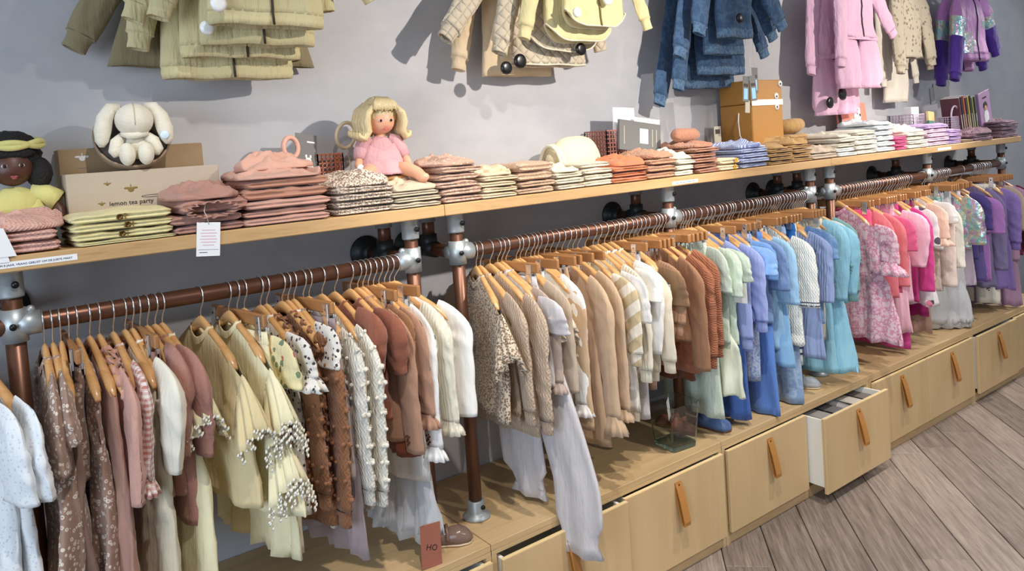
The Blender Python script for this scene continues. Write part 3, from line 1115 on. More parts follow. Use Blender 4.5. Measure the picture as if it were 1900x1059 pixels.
ZN = ZR - 0.0553
def make_hanger(x, y, z, rz, label, kind, W=0.1, group='wooden hangers on the copper rails'):
    if kind == 'clip':
        h = thing('clip_hanger', label, 'hanger', (x, y, z), rz, group)
        part('hook', KM, h)
        part('hanger_bar', BM, h)
        for s in (-1, 1):
            part('clip', CM, h, (0, s * min(W * 0.82, 0.135), 0))
    else:
        h = thing('wooden_hanger', label, 'hanger', (x, y, z), rz, group)
        part('hook', KM, h)
        part('hanger_arms', HM, h)
    return h

HUSED = set()
def hlab(pre, lab):
    w = (pre + ' ' + lab.replace(',', '')).split()[:15]
    while w[-1] in ('the', 'of', 'a', 'and', 'with', 'in', 'beside', 'between', 'on', 'just', 'to', 'right', 'left', 'below', 'above', 'behind', 'its', 'under', 'one', 'at', 'white', 'after', 'by', 'big', 'two', 'tall'):
        w.pop()
    w = ' '.join(w)
    while w in HUSED:
        w = w.replace('hanger with', 'second hanger with', 1) if 'second hanger' not in w else w + ' too'
    HUSED.add(w)
    return w

GARMENTS = [
('eyelet_dress', 'dress', 'white eyelet dress with wide sleeves cut off by the left edge of the photo', 'wide', 'eyelet', -0.004, 20.0, 0.254, 0.281, 0.498, {}),
('eyelet_dress', 'dress', 'white eyelet dress with wide sleeves, just left of the copper post', 'wide', 'eyelet', 0.029, 20.0, 0.254, 0.28, 0.531, {}),
('floral_dress', 'dress', 'taupe floral dress with short sleeves, first one right of the left copper post', 'wide', 'taupefloral', 0.158, -1.0, 0.216, 0.247, 0.541, {'flare': 1}),
('floral_dress', 'dress', 'taupe floral blouse dress, second one right of the left copper post', 'wide', 'taupefloral', 0.175, 0.5, 0.216, 0.187, 0.506, {}),
('taupe_dress', 'dress', 'plain brown taupe dress hanging between two floral ones', 'strap', 'taupe', 0.192, -3.0, 0.178, None, 0.55, {}),
('trousers', 'trousers', 'dark taupe floral trousers clipped behind the two taupe floral dresses', 'trousers', 'darkfloral', 0.209, -0.5, 0.151, None, 0.304, {}),
('pinafore', 'dress', 'long taupe floral pinafore with straps, bare hanger tip showing above', 'strap', 'taupefloral', 0.226, 3.0, 0.191, None, 0.592, {}),
('rose_dress', 'dress', 'long plain dusty rose dress beside the taupe floral pinafore', 'strap', 'rose', 0.252, 5.0, 0.216, None, 0.609, {}),
('ruffle_blouse', 'blouse', 'dusty pink blouse with ruffled collar and long sleeves', 'long', 'rosepink', 0.273, 5.0, 0.241, 0.357, 0.349, {'ruf': 1}),
('gingham_blouse', 'blouse', 'pink and white gingham blouse with flared cuffs', 'long', 'gingham', 0.303, 5.0, 0.229, 0.347, 0.324, {'cuff': 'flare'}),
('cream_dress', 'dress', 'long thin cream dress below the cream puff sleeve blouse', 'strap', 'creamsheer', 0.329, 8.0, 0.203, None, 0.645, {}),
('puff_blouse', 'blouse', 'cream cotton blouse with a puffed sleeve beside the gingham one', 'puff', 'cream', 0.346, 7.0, 0.241, 0.312, 0.451, {}),
('trousers', 'trousers', 'dusty rose trousers clipped behind the gingham blouse', 'trousers', 'rose', 0.363, 2.5, 0.151, None, 0.4, {}),
('rose_romper', 'romper', 'dusty rose crinkled romper with a white frilled collar', 'puff', 'rosedark', 0.38, 9.0, 0.203, 0.297, 0.402, {'ruf': 2}),
('rose_romper', 'romper', 'dusty rose crinkled romper with folded sleeve and tie, beside pale yellow dress', 'puff', 'rosedark', 0.398, 14.0, 0.216, 0.304, 0.482, {}),
('yellow_dress', 'dress', 'long pale yellow dress with scalloped collar left of the wide cream gap', 'flutter', 'yellow', 0.415, 11.0, 0.241, 0.211, 0.66, {'lace': 1}),
('mustard_dress', 'dress', 'butter yellow dress with scalloped shoulder, first one after the gap in the hangers', 'flutter', 'yellowdk', 0.508, 10.0, 0.3, 0.177, 0.455, {'lace': 1}),
('lace_dress', 'dress', 'pale yellow tiered dress with white lace edging on its shoulder ruffle', 'flutter', 'yellow', 0.58, 9.0, 0.3, 0.274, 0.483, {'lace': 2, 'flare': 1}),
('yellow_skirt', 'skirt', 'pale yellow layered skirt showing below the lace edged dress', 'skirt', 'yellow', 0.602, 9.0, 0.232, None, 0.616, {}),
('yellow_blouse', 'blouse', 'pale yellow blouse with embroidered flowers on the collar', 'tee', 'yellowflower', 0.621, 9.0, 0.241, 0.185, 0.438, {}),
('floral_blouse', 'blouse', 'white blouse with small dark flowers and a short ruffled sleeve', 'tee', 'whitefloral', 0.665, 9.0, 0.241, 0.2, 0.534, {'cuff': 'flare'}),
('pompom_cardigan', 'cardigan', 'brown openwork cardigan with pompoms and a lacy shoulder, nearer the yellow dresses', 'long', 'brownknit', 0.682, 9.0, 0.241, 0.518, 0.507, {'pom': 1, 'ruf': 1, 'cuff': 'rib'}),
('pompom_cardigan', 'cardigan', 'brown openwork cardigan with pompoms, nearer the cream pompom cardigans', 'long', 'brownknit', 0.725, 11.5, 0.254, 0.579, 0.55, {'pom': 1, 'ruf': 1, 'cuff': 'rib'}),
('floral_pullover', 'shirt', 'white top with dark flowers and a capped sleeve above the brown pompom cardigans', 'tee', 'whitefloral', 0.742, 8.5, 0.229, 0.138, 0.594, {}),
('grey_pullover', 'shirt', 'plain grey taupe long sleeved top between brown and cream pompom cardigans', 'long', 'greytaupe', 0.759, 7.0, 0.241, 0.458, 0.442, {}),
('tulle_skirt', 'skirt', 'lilac grey tulle skirt hanging below the pompom cardigans', 'skirt', 'tulle', 0.786, 9.0, 0.232, None, 0.677, {}),
('pompom_cardigan', 'cardigan', 'cream pompom cardigan beside the brown ones', 'long', 'creamknit', 0.803, 9.0, 0.254, 0.542, 0.528, {'pom': 1, 'cuff': 'rib'}),
('pompom_cardigan', 'cardigan', 'cream pompom cardigan beside the rust blouses', 'long', 'creamknit', 0.842, 9.0, 0.254, 0.558, 0.543, {'pom': 1, 'cuff': 'rib'}),
('rust_blouse', 'blouse', 'rust puffed sleeve blouse right of the cream pompom cardigans', 'puff', 'rust', 0.881, 9.0, 0.216, 0.209, 0.333, {}),
('rust_blouse', 'blouse', 'rust puffed sleeve blouse with the larger sleeve, right one of two', 'puff', 'rust', 0.929, 9.0, 0.229, 0.226, 0.359, {}),
('rose_print_pullover', 'shirt', 'tan top with a small dark rose motif on the sleeve', 'long', 'tan', 0.953, 14.0, 0.229, 0.46, 0.43, {'motif': 1}),
('camel_shirt', 'shirt', 'camel shirt with folded cuff between rust blouse and tan tops', 'long', 'camel', 0.97, 9.5, 0.216, 0.276, 0.335, {}),
('rust_skirt', 'skirt', 'deep rust skirt hanging below the rust blouses', 'skirt', 'rustdk', 0.987, 5.0, 0.174, None, 0.476, {}),
('tan_pullover', 'shirt', 'tan top with gathered cuff left of the white embroidered tunic', 'long', 'tan', 1.004, 11.0, 0.229, 0.4, 0.442, {'cuff': 'flare'}),
('embroidered_tunic', 'tunic', 'white tunic with rust flower embroidery at the cuff', 'long', 'white', 1.022, 13.0, 0.229, 0.497, 0.574, {'motif': 2, 'cuff': 'flare'}),
('tulle_dress', 'dress', 'pale grey blue layered dress behind the shoe with the hang tag', 'skirt', 'palegrey', 1.041, 13.5, 0.145, None, 0.767, {'tier': 1}),
('ribbed_pullover', 'shirt', 'cream ribbed long sleeved top with flared cuff', 'long', 'creamrib', 1.058, 19.5, 0.229, 0.444, 0.482, {'cuff': 'flare'}),
('white_pullover', 'shirt', 'white long sleeved top, last one before the tall copper post', 'long', 'white', 1.075, 32.5, 0.241, 0.408, 0.45, {}),
('leopard_blouse', 'blouse', 'leopard print blouse with flutter sleeve right behind the tall copper post', 'flutter', 'leopard', 1.375, -14.0, 0.298, 0.194, 0.457, {}),
('knit_cardigan', 'cardigan', 'beige ribbed knit cardigan next to the leopard blouse', 'long', 'beigeknit', 1.392, -3.0, 0.254, 0.478, 0.452, {'cuff': 'rib'}),
('knit_cardigan', 'cardigan', 'beige cable knit cardigan, second one after the leopard blouse', 'long', 'beigeknit', 1.431, 3.0, 0.267, 0.521, 0.503, {'cuff': 'rib'}),
('grey_tee', 't-shirt', 'pale grey tee with a wide short sleeve', 'tee', 'palegrey2', 1.462, 6.0, 0.292, 0.183, 0.383, {}),
('taupe_pullover', 'shirt', 'mauve taupe long sleeved top between cable cardigan and pale grey tee', 'long', 'mauvetaupe', 1.48, 4.0, 0.254, 0.407, 0.527, {'cuff': 'flare'}),
('grey_trousers', 'trousers', 'long pale grey trousers with gathered cuffs hanging over the bench edge', 'trousers', 'palegrey2', 1.497, 8.0, 0.278, None, 0.922, {'cuff': 'gather', 'wide': 1, 'over': 1}),
('beige_pullover', 'shirt', 'beige long sleeved top behind the pale grey tee', 'long', 'greybeige', 1.54, 7.0, 0.241, 0.426, 0.517, {}),
('lace_pullover', 'shirt', 'cream top with ruffled lace cap sleeve', 'flutter', 'creamlace', 1.557, 3.5, 0.254, 0.12, 0.269, {}),
('white_blouse', 'blouse', 'white blouse whose ruffled cuff shows below the mauve crochet dress', 'long', 'white', 1.603, 8.5, 0.229, 0.521, 0.552, {'cuff': 'flare'}),
('tan_pullover', 'shirt', 'thin tan long sleeved top beside the mauve crochet dress', 'long', 'tanbeige', 1.62, 5.0, 0.229, 0.568, 0.637, {}),
('crochet_dress', 'dress', 'mauve crochet patterned sleeveless dress', 'strap', 'mauvelace', 1.637, 1.5, 0.191, None, 0.366, {}),
('velvet_dress', 'dress', 'tan velvet dress with long sleeve and big ruffled cuff', 'long', 'velvet', 1.717, 5.0, 0.254, 0.608, 0.659, {'cuff': 'ruffle'}),
('velvet_dress', 'dress', 'tan velvet dress behind the one with the big ruffled cuff', 'long', 'velvet', 1.772, 5.0, 0.241, 0.58, 0.631, {'cuff': 'flare'}),
('striped_sweater', 'sweater', 'beige and white diagonally striped sweater', 'long', 'diagstripe', 1.82, 5.0, 0.267, 0.398, 0.413, {'cuff': 'rib'}),
('white_shirt', 'shirt', 'white shirt with lace edged half sleeve', 'tee', 'white', 1.856, 5.0, 0.267, 0.253, 0.57, {}),
('white_rib_pullover', 'shirt', 'white ribbed long sleeved top below the lace edged shirt', 'long', 'creamrib', 1.895, 5.0, 0.241, 0.477, 0.592, {'cuff': 'rib'}),
('white_tee', 't-shirt', 'white tee with broad cuffed sleeve above the cream long sleeve', 'tee', 'white', 1.92, 5.0, 0.267, 0.184, 0.365, {}),
('white_puff_pullover', 'shirt', 'white top with rounded sleeve left of the cream long sleeve', 'puff', 'white', 1.953, 5.0, 0.241, 0.386, 0.473, {}),
('cream_pullover', 'shirt', 'cream long sleeved top hanging in front of brown garments', 'long', 'creamtop', 1.986, 5.0, 0.267, 0.461, 0.457, {'cuff': 'rib'}),
('grey_trousers', 'trousers', 'pale grey trousers beside the dull brown trousers above the vase', 'trousers', 'palegrey2', 2.01, 5.0, 0.139, None, 0.656, {}),
('brown_tee', 't-shirt', 'olive brown tee with a small white label on the sleeve', 'tee', 'olivebrown', 2.034, 5.5, 0.279, 0.228, 0.389, {'label': 1}),
('knit_tee', 'sweater', 'rust beige knitted half sleeve sweater beside the cream top', 'tee', 'rustbeigeknit', 2.051, 4.5, 0.254, 0.338, 0.418, {'cuff': 'rib'}),
('brown_trousers', 'trousers', 'dull brown trousers behind the glass vase', 'trousers', 'mauvebrown', 2.084, 5.0, 0.116, None, 0.565, {}),
('brown_sweatshirt', 'sweatshirt', 'brown sweatshirt with long sleeve in front of the rust knits', 'long', 'brown', 2.176, 5.0, 0.254, 0.5, 0.396, {}),
('rust_sweater', 'sweater', 'rust ribbed sweater, left one of two', 'long', 'rustknit', 2.211, 10.0, 0.254, 0.503, 0.491, {'cuff': 'rib'}),
('brown_skirt', 'skirt', 'dark brown skirt below the brown sweatshirt', 'skirt', 'browndk', 2.228, 15.5, 0.139, None, 0.561, {}),
('rust_sweater', 'sweater', 'rust ribbed sweater, right one of two beside the mint tops', 'long', 'rustknit', 2.245, 18.5, 0.241, 0.479, 0.472, {'cuff': 'rib'}),
('mint_trousers', 'trousers', 'mint trousers ending above the blue boot', 'trousers', 'mint', 2.375, -6.5, 0.174, None, 0.734, {'wide': 1}),
('mint_blouse', 'blouse', 'mint crinkled blouse nearest the rust sweaters', 'tee', 'mint', 2.392, -9.5, 0.241, 0.234, 0.438, {}),
('mint_blouse', 'blouse', 'mint crinkled blouse, middle one of three', 'tee', 'mint', 2.409, -0.5, 0.254, 0.256, 0.446, {}),
('smocked_dress', 'dress', 'sage smocked dress with a pale pleated skirt', 'strap', 'sage', 2.426, 1.0, 0.229, None, 0.651, {'skirt': 'paleskirt'}),
('mint_blouse', 'blouse', 'mint blouse with a tied sleeve and a white hang tag below', 'tee', 'mint', 2.443, 1.5, 0.267, 0.204, 0.455, {'label': 2}),
('periwinkle_sweatshirt', 'sweatshirt', 'periwinkle sweatshirt right behind the white hang tag', 'long', 'periwinkle', 2.483, 5.0, 0.229, 0.489, 0.466, {'cuff': 'rib'}),
('blue_skirt', 'skirt', 'long deep blue skirt beside the mint trousers', 'skirt', 'cobalt', 2.521, 5.0, 0.174, None, 0.791, {}),
('periwinkle_sweatshirt', 'sweatshirt', 'periwinkle sweatshirt with the full sleeve in front of the blue trousers', 'long', 'periwinkle', 2.548, 5.0, 0.254, 0.43, 0.479, {'cuff': 'rib'}),
('blue_tee', 't-shirt', 'bright blue tee with a wide sleeve, upper one', 'tee', 'blue', 2.568, 5.0, 0.279, 0.189, 0.394, {}),
('blue_tee', 't-shirt', 'bright blue tee showing just under the wide sleeved one', 'tee', 'blue2', 2.605, 5.5, 0.254, 0.227, 0.407, {}),
('bandana_trousers', 'trousers', 'grey blue bandana print trousers below the periwinkle sweatshirt', 'trousers', 'bandana', 2.622, 4.5, 0.186, None, 0.655, {}),
('denim_tee', 't-shirt', 'dull blue ruffled tee below the bright blue ones', 'tee', 'dullblue', 2.674, 6.5, 0.254, 0.284, 0.421, {}),
('blue_trousers', 'trousers', 'long cornflower blue trousers reaching the bench', 'trousers', 'cornflower', 2.691, 5.0, 0.186, None, 0.863, {'wide': 1}),
('striped_tank', 'shirt', 'navy and white striped top between periwinkle sweatshirt and sky dress', 'strap', 'bluestripe', 2.708, 3.0, 0.191, None, 0.379, {}),
('sky_blouse', 'blouse', 'light blue shirt with pleated sleeve left of the white navy striped knit', 'tee', 'skyblue', 2.749, 5.0, 0.254, 0.352, 0.548, {}),
('sky_dress', 'dress', 'sky blue straight dress in the middle of the blue group', 'strap', 'skyblue2', 2.772, 5.0, 0.216, None, 0.627, {}),
('stripe_cuff_knit', 'sweater', 'white knit with navy stripes on the cuff', 'tee', 'whiteknit', 2.855, 8.5, 0.267, 0.387, 0.552, {'navy': 1}),
('flared_jeans', 'trousers', 'pale denim flared trousers with frayed hem on the bench', 'trousers', 'paledenim', 2.872, 5.5, 0.174, None, 0.835, {'wide': 1}),
('floral_skirt', 'skirt', 'white and blue flower print skirt above the flared jeans', 'skirt', 'bluefloral', 2.889, 0.0, 0.174, None, 0.708, {}),
('blue_bag_shorts', 'shorts', 'saturated blue rounded shorts above the white navy striped skirt', 'trousers', 'cobalt2', 2.959, 5.0, 0.162, None, 0.519, {}),
('white_skirt', 'skirt', 'white straight skirt with two navy stripes', 'trousers', 'white', 2.983, 5.0, 0.151, None, 0.673, {'navy': 1}),
('blue_rib_dress', 'dress', 'lavender blue ribbed long sleeved knit dress', 'long', 'lavrib', 3.0, 5.0, 0.267, 0.389, 0.639, {}),
('denim_shirt', 'shirt', 'darker blue denim shirt behind the ribbed lavender blue dress', 'tee', 'denimmid', 3.017, 6.0, 0.241, 0.24, 0.488, {}),
('denim_shirt', 'shirt', 'mid blue denim shirt with short sleeve', 'tee', 'denimlight', 3.034, 4.0, 0.267, 0.202, 0.489, {}),
('cream_trousers', 'trousers', 'cream trousers between ribbed blue dress and sky satin dress', 'trousers', 'creamtop', 3.155, 13.5, 0.162, None, 0.605, {}),
('satin_dress', 'dress', 'sky blue satin dress left of the flared one', 'puff', 'satin', 3.172, 7.5, 0.229, 0.416, 0.756, {}),
('satin_dress', 'dress', 'sky blue satin dress with flared skirt, nearer the pink group', 'puff', 'satin', 3.189, 12.5, 0.254, 0.394, 0.752, {'flare': 1}),
('flower_blouse', 'blouse', 'white blouse with coloured flowers just left of the teal top', 'tee', 'whitecolour', 3.206, 11.5, 0.241, 0.299, 0.581, {}),
('teal_blouse', 'blouse', 'dusty teal ruffled blouse before the pink group', 'flutter', 'teal', 3.223, 8.0, 0.279, 0.19, 0.433, {}),
('teal_sweater', 'sweater', 'dusty teal sweater below the teal ruffle', 'long', 'teal', 3.24, 29.0, 0.229, 0.447, 0.463, {'cuff': 'rib'}),
('pink_floral_dress', 'dress', 'pink and white floral dress with a big frilled sleeve', 'tee', 'pinkfloral', 3.54, -7.5, 0.3, 0.346, 0.664, {'flare': 1, 'cuff': 'ruffle'}),
('pink_trousers', 'trousers', 'hot pink trousers waist hanging beside the pink floral sleeve', 'trousers', 'hotpink', 3.562, 4.0, 0.186, None, 0.49, {}),
('coral_cardigan', 'cardigan', 'coral pink cardigan next to the floral dress', 'long', 'coral', 3.625, 4.0, 0.229, 0.481, 0.501, {}),
('coral_cardigan', 'cardigan', 'coral pink cardigan next to the strong pink tee', 'long', 'coral', 3.679, 4.0, 0.254, 0.434, 0.507, {}),
('pink_tee', 't-shirt', 'strong pink tee clipped on a flat hanger', 'tee', 'pink', 3.702, 4.0, 0.279, 0.259, 0.461, {}),
('pale_pink_dress', 'dress', 'pale pink dress hem hanging under the coral cardigans', 'skirt', 'palepink', 3.818, 4.0, 0.197, None, 0.694, {}),
('pale_pink_tee', 't-shirt', 'pale pink tee with puffed sleeve right of the strong pink one', 'puff', 'palepink', 3.837, 4.0, 0.267, 0.361, 0.538, {}),
('magenta_leggings', 'trousers', 'magenta flared leggings reaching lowest in the pink group', 'trousers', 'magenta', 3.862, 4.0, 0.162, None, 0.784, {'wide': 1}),
('magenta_blouse', 'blouse', 'magenta blouse with wide sleeve', 'long', 'magenta', 3.941, 4.0, 0.254, 0.501, 0.555, {}),
('embroidered_dress', 'dress', 'white dress with pink embroidered flowers and fringed hem', 'tee', 'whitepinkflower', 3.984, 4.0, 0.254, 0.28, 0.579, {'flare': 1}),
('magenta_skirt', 'skirt', 'deep magenta skirt under the magenta blouse', 'skirt', 'magentadk', 4.042, 4.0, 0.174, None, 0.65, {}),
('beige_tulle_skirt', 'skirt', 'beige tulle skirt under the deep magenta skirt', 'skirt', 'beigetulle', 4.068, 4.0, 0.174, None, 0.747, {}),
('peach_blouse', 'blouse', 'peach blouse with flared sleeve', 'tee', 'peach', 4.102, 4.0, 0.254, 0.288, 0.477, {'cuff': 'flare'}),
('white_tee', 't-shirt', 'white tee clipped just left of the iridescent jacket', 'tee', 'white', 4.197, 4.0, 0.254, 0.162, 0.32, {}),
('blush_pullover', 'shirt', 'blush long sleeved top right of the peach blouse', 'long', 'blush', 4.216, 4.0, 0.241, 0.525, 0.549, {}),
('ivory_sweatshirt', 'sweatshirt', 'ivory long sleeved sweatshirt beside the lilac trousers', 'long', 'ivory', 4.248, 4.0, 0.267, 0.427, 0.492, {}),
('ruffled_skirt', 'skirt', 'pale ruffled skirt closest to the bench edge in the pink group', 'skirt', 'palegrey', 4.41, 41.5, 0.22, None, 0.81, {'tier': 1}),
('iridescent_jacket', 'jacket', 'shiny iridescent lilac jacket in the purple group', 'tee', 'irid', 4.54, 0.0, 0.254, 0.342, 0.36, {}),
('lilac_trousers', 'trousers', 'pale lilac trousers right of the ivory sweatshirt', 'trousers', 'palelilac', 4.563, 4.0, 0.162, None, 0.704, {}),
('sequin_dress', 'dress', 'pale pink dress with sparkle hanging under the iridescent jacket', 'strap', 'palelilac', 4.58, 4.0, 0.191, None, 0.58, {}),
('navy_pullover', 'shirt', 'dark violet top left of the orchid blouse', 'tee', 'violetdk', 4.647, 4.0, 0.241, 0.276, 0.439, {}),
('bow_dress', 'dress', 'purple dress with white bows', 'strap', 'bow', 4.692, 4.0, 0.203, None, 0.575, {}),
('violet_blouse', 'blouse', 'orchid violet blouse with pleated sleeve', 'tee', 'violet', 4.709, 4.0, 0.279, 0.302, 0.573, {}),
('grey_violet_dress', 'dress', 'grey violet long sleeved dress right of the orchid blouse', 'long', 'greyviolet', 4.89, 4.0, 0.229, 0.542, 0.645, {}),
('print_trousers', 'trousers', 'off white trousers with a dark flower print at the hem', 'trousers', 'ivory', 5.023, 11.0, 0.162, None, 0.767, {'motif': 1}),
('lilac_dress', 'dress', 'bluish lilac dress in the purple group', 'strap', 'lilac', 5.04, 3.5, 0.216, None, 0.678, {}),
('lilac_sweatshirt', 'sweatshirt', 'bright lilac sweatshirt with a rolled sleeve at the far end', 'long', 'lilac', 5.057, 1.0, 0.254, 0.44, 0.496, {'cuff': 'rib'}),
('beige_tunic', 'tunic', 'pale beige tunic behind the bright lilac sweatshirt', 'tee', 'greybeige', 5.113, 4.0, 0.241, 0.334, 0.515, {}),
('mauve_dress', 'dress', 'mauve layered dress at the far right', 'skirt', 'mauve', 5.168, 6.5, 0.197, None, 0.804, {}),
('mauve_blouse', 'blouse', 'mauve blouse at the far right end of the rail', 'tee', 'mauve', 5.185, 2.0, 0.254, 0.341, 0.522, {}),
('burgundy_coat', 'coat', 'burgundy garment hanging last at the right edge', 'long', 'burgundy', 5.261, 4.0, 0.254, 0.487, 0.501, {}),
]
for gi, (nm, cat, lab, st, mt, X, ang, d, sl, hl, op) in enumerate(GARMENTS):
    rz = math.radians(ang)
    if not op.get('over'):
        hl = min(hl, 0.812)               # hems stop at the bench top
    t = thing(nm, lab, cat, (X, YR, ZN), rz, 'clothes hanging on the rails')
    if st in ('trousers', 'skirt'):
        W = build_bottom(t, st, mt, d, hl, op, 100 + gi)
        make_hanger(X, YR, ZN, rz, hlab('clip hanger with the', lab), 'clip', W)
    else:
        build_top(t, st, mt, d, sl or 0, hl, op, 100 + gi)
        make_hanger(X, YR, ZN, rz, hlab('wooden hanger with the', lab), 'wood')

# small shorts pressed in between the larger garments
xs = sorted(g[5] for g in GARMENTS)
fi = 0
for a, b in zip(xs[:-1], xs[1:]):
    if b - a < 0.030 or b - a > 0.13 or b < 1.4:
        continue
    near = min(GARMENTS, key=lambda g: abs(g[5] - b))
    n = int((b - a) / 0.022)
    for k in range(1, n):
        x = a + (b - a) * k / n
        rz = math.radians(near[6])
        w9 = ' '.join(near[2].replace(',', '').split()[:8])
        lb = '%ssmall shorts squeezed in left of the %s' % (('', 'second ', 'third ', 'fourth ', 'fifth ')[k - 1], w9)
        while lb.split()[-1] in ('the', 'of', 'a', 'and', 'with', 'in', 'beside', 'between', 'on', 'just', 'to', 'right', 'left', 'below', 'above', 'behind', 'its', 'under', 'one', 'at', 'big', 'two'):
            lb = ' '.join(lb.split()[:-1])
        t = thing('small_shorts', lb, 'shorts', (x, YR, ZN), rz, 'small shorts squeezed in on the rails')
        W = build_bottom(t, 'trousers', near[4], 0.10, 0.30, {}, 900 + fi)
        h = make_hanger(x, YR, ZN, rz, ' '.join(('clip hanger of the ' + lb.replace(' squeezed in', '')).split()[:16]), 'clip', W, group='clip hangers of the squeezed in shorts')
        fi += 1

# ------------------------------------------------------------------ folded clothes on the shelf
F('f_pinkterry', (220, 174, 160), 'dots', (204, 140, 126), 120, 'knit', fold=0.3)
F('f_yellow', (226, 214, 160), fold=0.4, rough=0.7)
F('f_mauve', (176, 132, 118), fold=0.5, rough=0.8)
F('f_dusty', (208, 162, 144), fold=0.4)
F('f_dustydk', (184, 134, 112), fold=0.4)
F('f_leopard', (222, 206, 188), 'leopard', (108, 88, 76), 170, rgb3=(176, 142, 118), fold=0.4)
F('f_stone', (196, 180, 156), fold=0.3)
F('f_mauvefloral', (186, 150, 130), 'dots', (226, 200, 176), 95, fold=0.3)
F('f_creambeige', (222, 200, 166), fold=0.3)
F('f_brownfloral', (196, 162, 134), 'dots', (226, 204, 180), 95, fold=0.4)
F('f_creamknit', (230, 216, 192), 'dots', (204, 186, 156), 170, 'knit', fold=0.3)
F('f_cream', (236, 224, 196), fold=0.3)
F('f_orange', (200, 124, 86), fold=0.3)
F('f_brownknit', (180, 134, 106), 'dots', (220, 182, 150), 240, 'knit', fold=0.3)
F('f_ivory', (234, 224, 200), fold=0.3)
F('f_rustrib', (176, 126, 102), 'dots', (160, 104, 78), 240, 'rib', fold=0.3)
F('f_flowercream', (236, 214, 176), fold=0.2)
F('f_bluestripe', (206, 212, 232), 'stripey', (118, 132, 184), 160, fold=0.3)
F('f_navy', (52, 64, 98), fold=0.3)
F('f_tan', (182, 144, 94), fold=0.5)
F('f_taupe', (192, 174, 154), fold=0.4)
F('f_greige', (214, 206, 190), fold=0.3)
F('f_white', (236, 234, 228), fold=0.3)
F('f_whitecool', (222, 226, 228), fold=0.3)
F('f_hotpink', (240, 104, 158), fold=0.3)
F('f_ivorywhite', (240, 234, 218), fold=0.3)
F('f_pinkl', (230, 196, 214), fold=0.3)
F('f_lilac', (192, 164, 212), fold=0.3)
F('f_woodbrown', (176, 150, 120), fold=0.2)
F('f_plum', (146, 112, 126), 'dots', (206, 186, 190), 120, fold=0.4)

def fold_mb(w, d, h, seed, mess=0.004, puff=0.0, layers=2, droop=0.0, flare=0.0):
    """one folded garment: x 0..w, front at y = -d, resting on z = 0"""
    r = np.random.RandomState(seed)
    n, m = 26, 48
    q = np.linspace(0, 1, n)[:, None]
    a = np.linspace(0, 2 * PI, m, endpoint=False)[None, :]
    rnd = min(0.5 * h, 0.014)
    e = np.minimum(q, 1 - q) * w
    k = 1 - np.maximum(0, 1 - e / rnd) ** 2 * 0.55
    cy = np.sign(np.cos(a)) * np.abs(np.cos(a)) ** 0.22
    cz = np.sign(np.sin(a)) * np.abs(np.sin(a)) ** 0.55
    y = -d / 2 + (d / 2 - 0.002) * cy + 0 * q
    z = h / 2 + h / 2 * cz * k
    groove = np.cos(2 * PI * layers * z / h)
    front = np.clip((-cy - 0.75) * 4, 0, 1)
    x = q * w + 0 * a
    y = y - front * 0.005 * (1 - groove) + 0.007 * wrk(x, z * 3, seed + 3, 12, 40) * front
    end = np.zeros((n, 1)); end[0] = 1; end[-1] = -1
    x = x + end * 0.005 * (groove - 1) * 0.5
    top = np.clip(cz, 0, 1)
    dome = puff * (1 - (2 * q - 1) ** 2) * (1 - ((y + d / 2) / (d / 2)) ** 2 * 0.6)
    sk = r.uniform(-1, 1, 2)
    z = z + top * (1.5 * mess * wrk(x, y, seed, 14, 42) + 0.7 * dome + 0.10 * h * (sk[0] * (2 * q - 1)))
    z = z - top * droop * np.clip(-(y + d * 0.55) / d, 0, 1) * 1.6
    z = np.maximum(z, 0.0004)
    x = x + 0.006 * wrk(y, z * 2, seed + 8, 15, 40) + sk[1] * 0.02 * (y + d / 2)
    return MB().loft(np.stack([x, y, z], -1), True, True, True)

def heap_mb(w, d, h, seed):
    """loosely folded garment lying as a creased mound with corners"""
    r = np.random.RandomState(seed)
    n, m = 30, 110
    rho = np.linspace(0.0, 1, n)[:, None] ** 0.85
    a = np.linspace(0, 2 * PI, m, endpoint=False)[None, :]
    c, s_ = np.cos(a), np.sin(a)
    ex = 0.42 + 0.10 * r.rand()
    px = np.sign(c) * np.abs(c) ** ex
    py = np.sign(s_) * np.abs(s_) ** ex
    rim = 1 + 0.035 * np.sin(3 * a + r.rand() * 6) + 0.02 * np.sin(7 * a + r.rand() * 6)
    x = w / 2 + w / 2 * px * rim * rho
    y = -d / 2 + d / 2 * py * rim * rho
    tilt = r.uniform(-0.25, 0.25, 2)
    base = h * (1 - rho ** 3.4) * (1 + tilt[0] * (x / w - 0.5) * 2 + tilt[1] * (y / d + 0.5) * 2)
    z = 0.014 + base + np.minimum(1, (1 - rho) * 6 + 0.3) * 0.014 * wrk(x, y, seed, 18, 70, 7)
    for j in range(5):
        an = r.rand() * PI
        sd = (x - w / 2) * math.cos(an) + (y + d / 2) * math.sin(an) - (r.rand() - 0.5) * 0.7 * min(w, d)
        sd = sd + 0.010 * np.sin(30 * (-(x - w / 2) * math.sin(an) + (y + d / 2) * math.cos(an)) + r.rand() * 6)
        z = z + (0.0035 + 0.0045 * r.rand()) * (np.tanh(sd / 0.004) - 0.8 * np.tanh(sd / 0.03))
    z = np.maximum(z, 0.006)
    top = np.stack([x, y, z], -1)
    e = top[-1].copy(); cc = np.array([w / 2, -d / 2, 0])
    r1 = e.copy(); r1[:, :2] = cc[:2] + (e[:, :2] - cc[:2]) * 1.012; r1[:, 2] = e[:, 2] * 0.55
    r2 = e.copy(); r2[:, 2] = 0.0004
    r3 = e.copy(); r3[:, :2] = cc[:2] + (e[:, :2] - cc[:2]) * 0.4; r3[:, 2] = 0.0004
    return MB().loft(np.concatenate([top, r1[None], r2[None], r3[None]]), True, False, True)

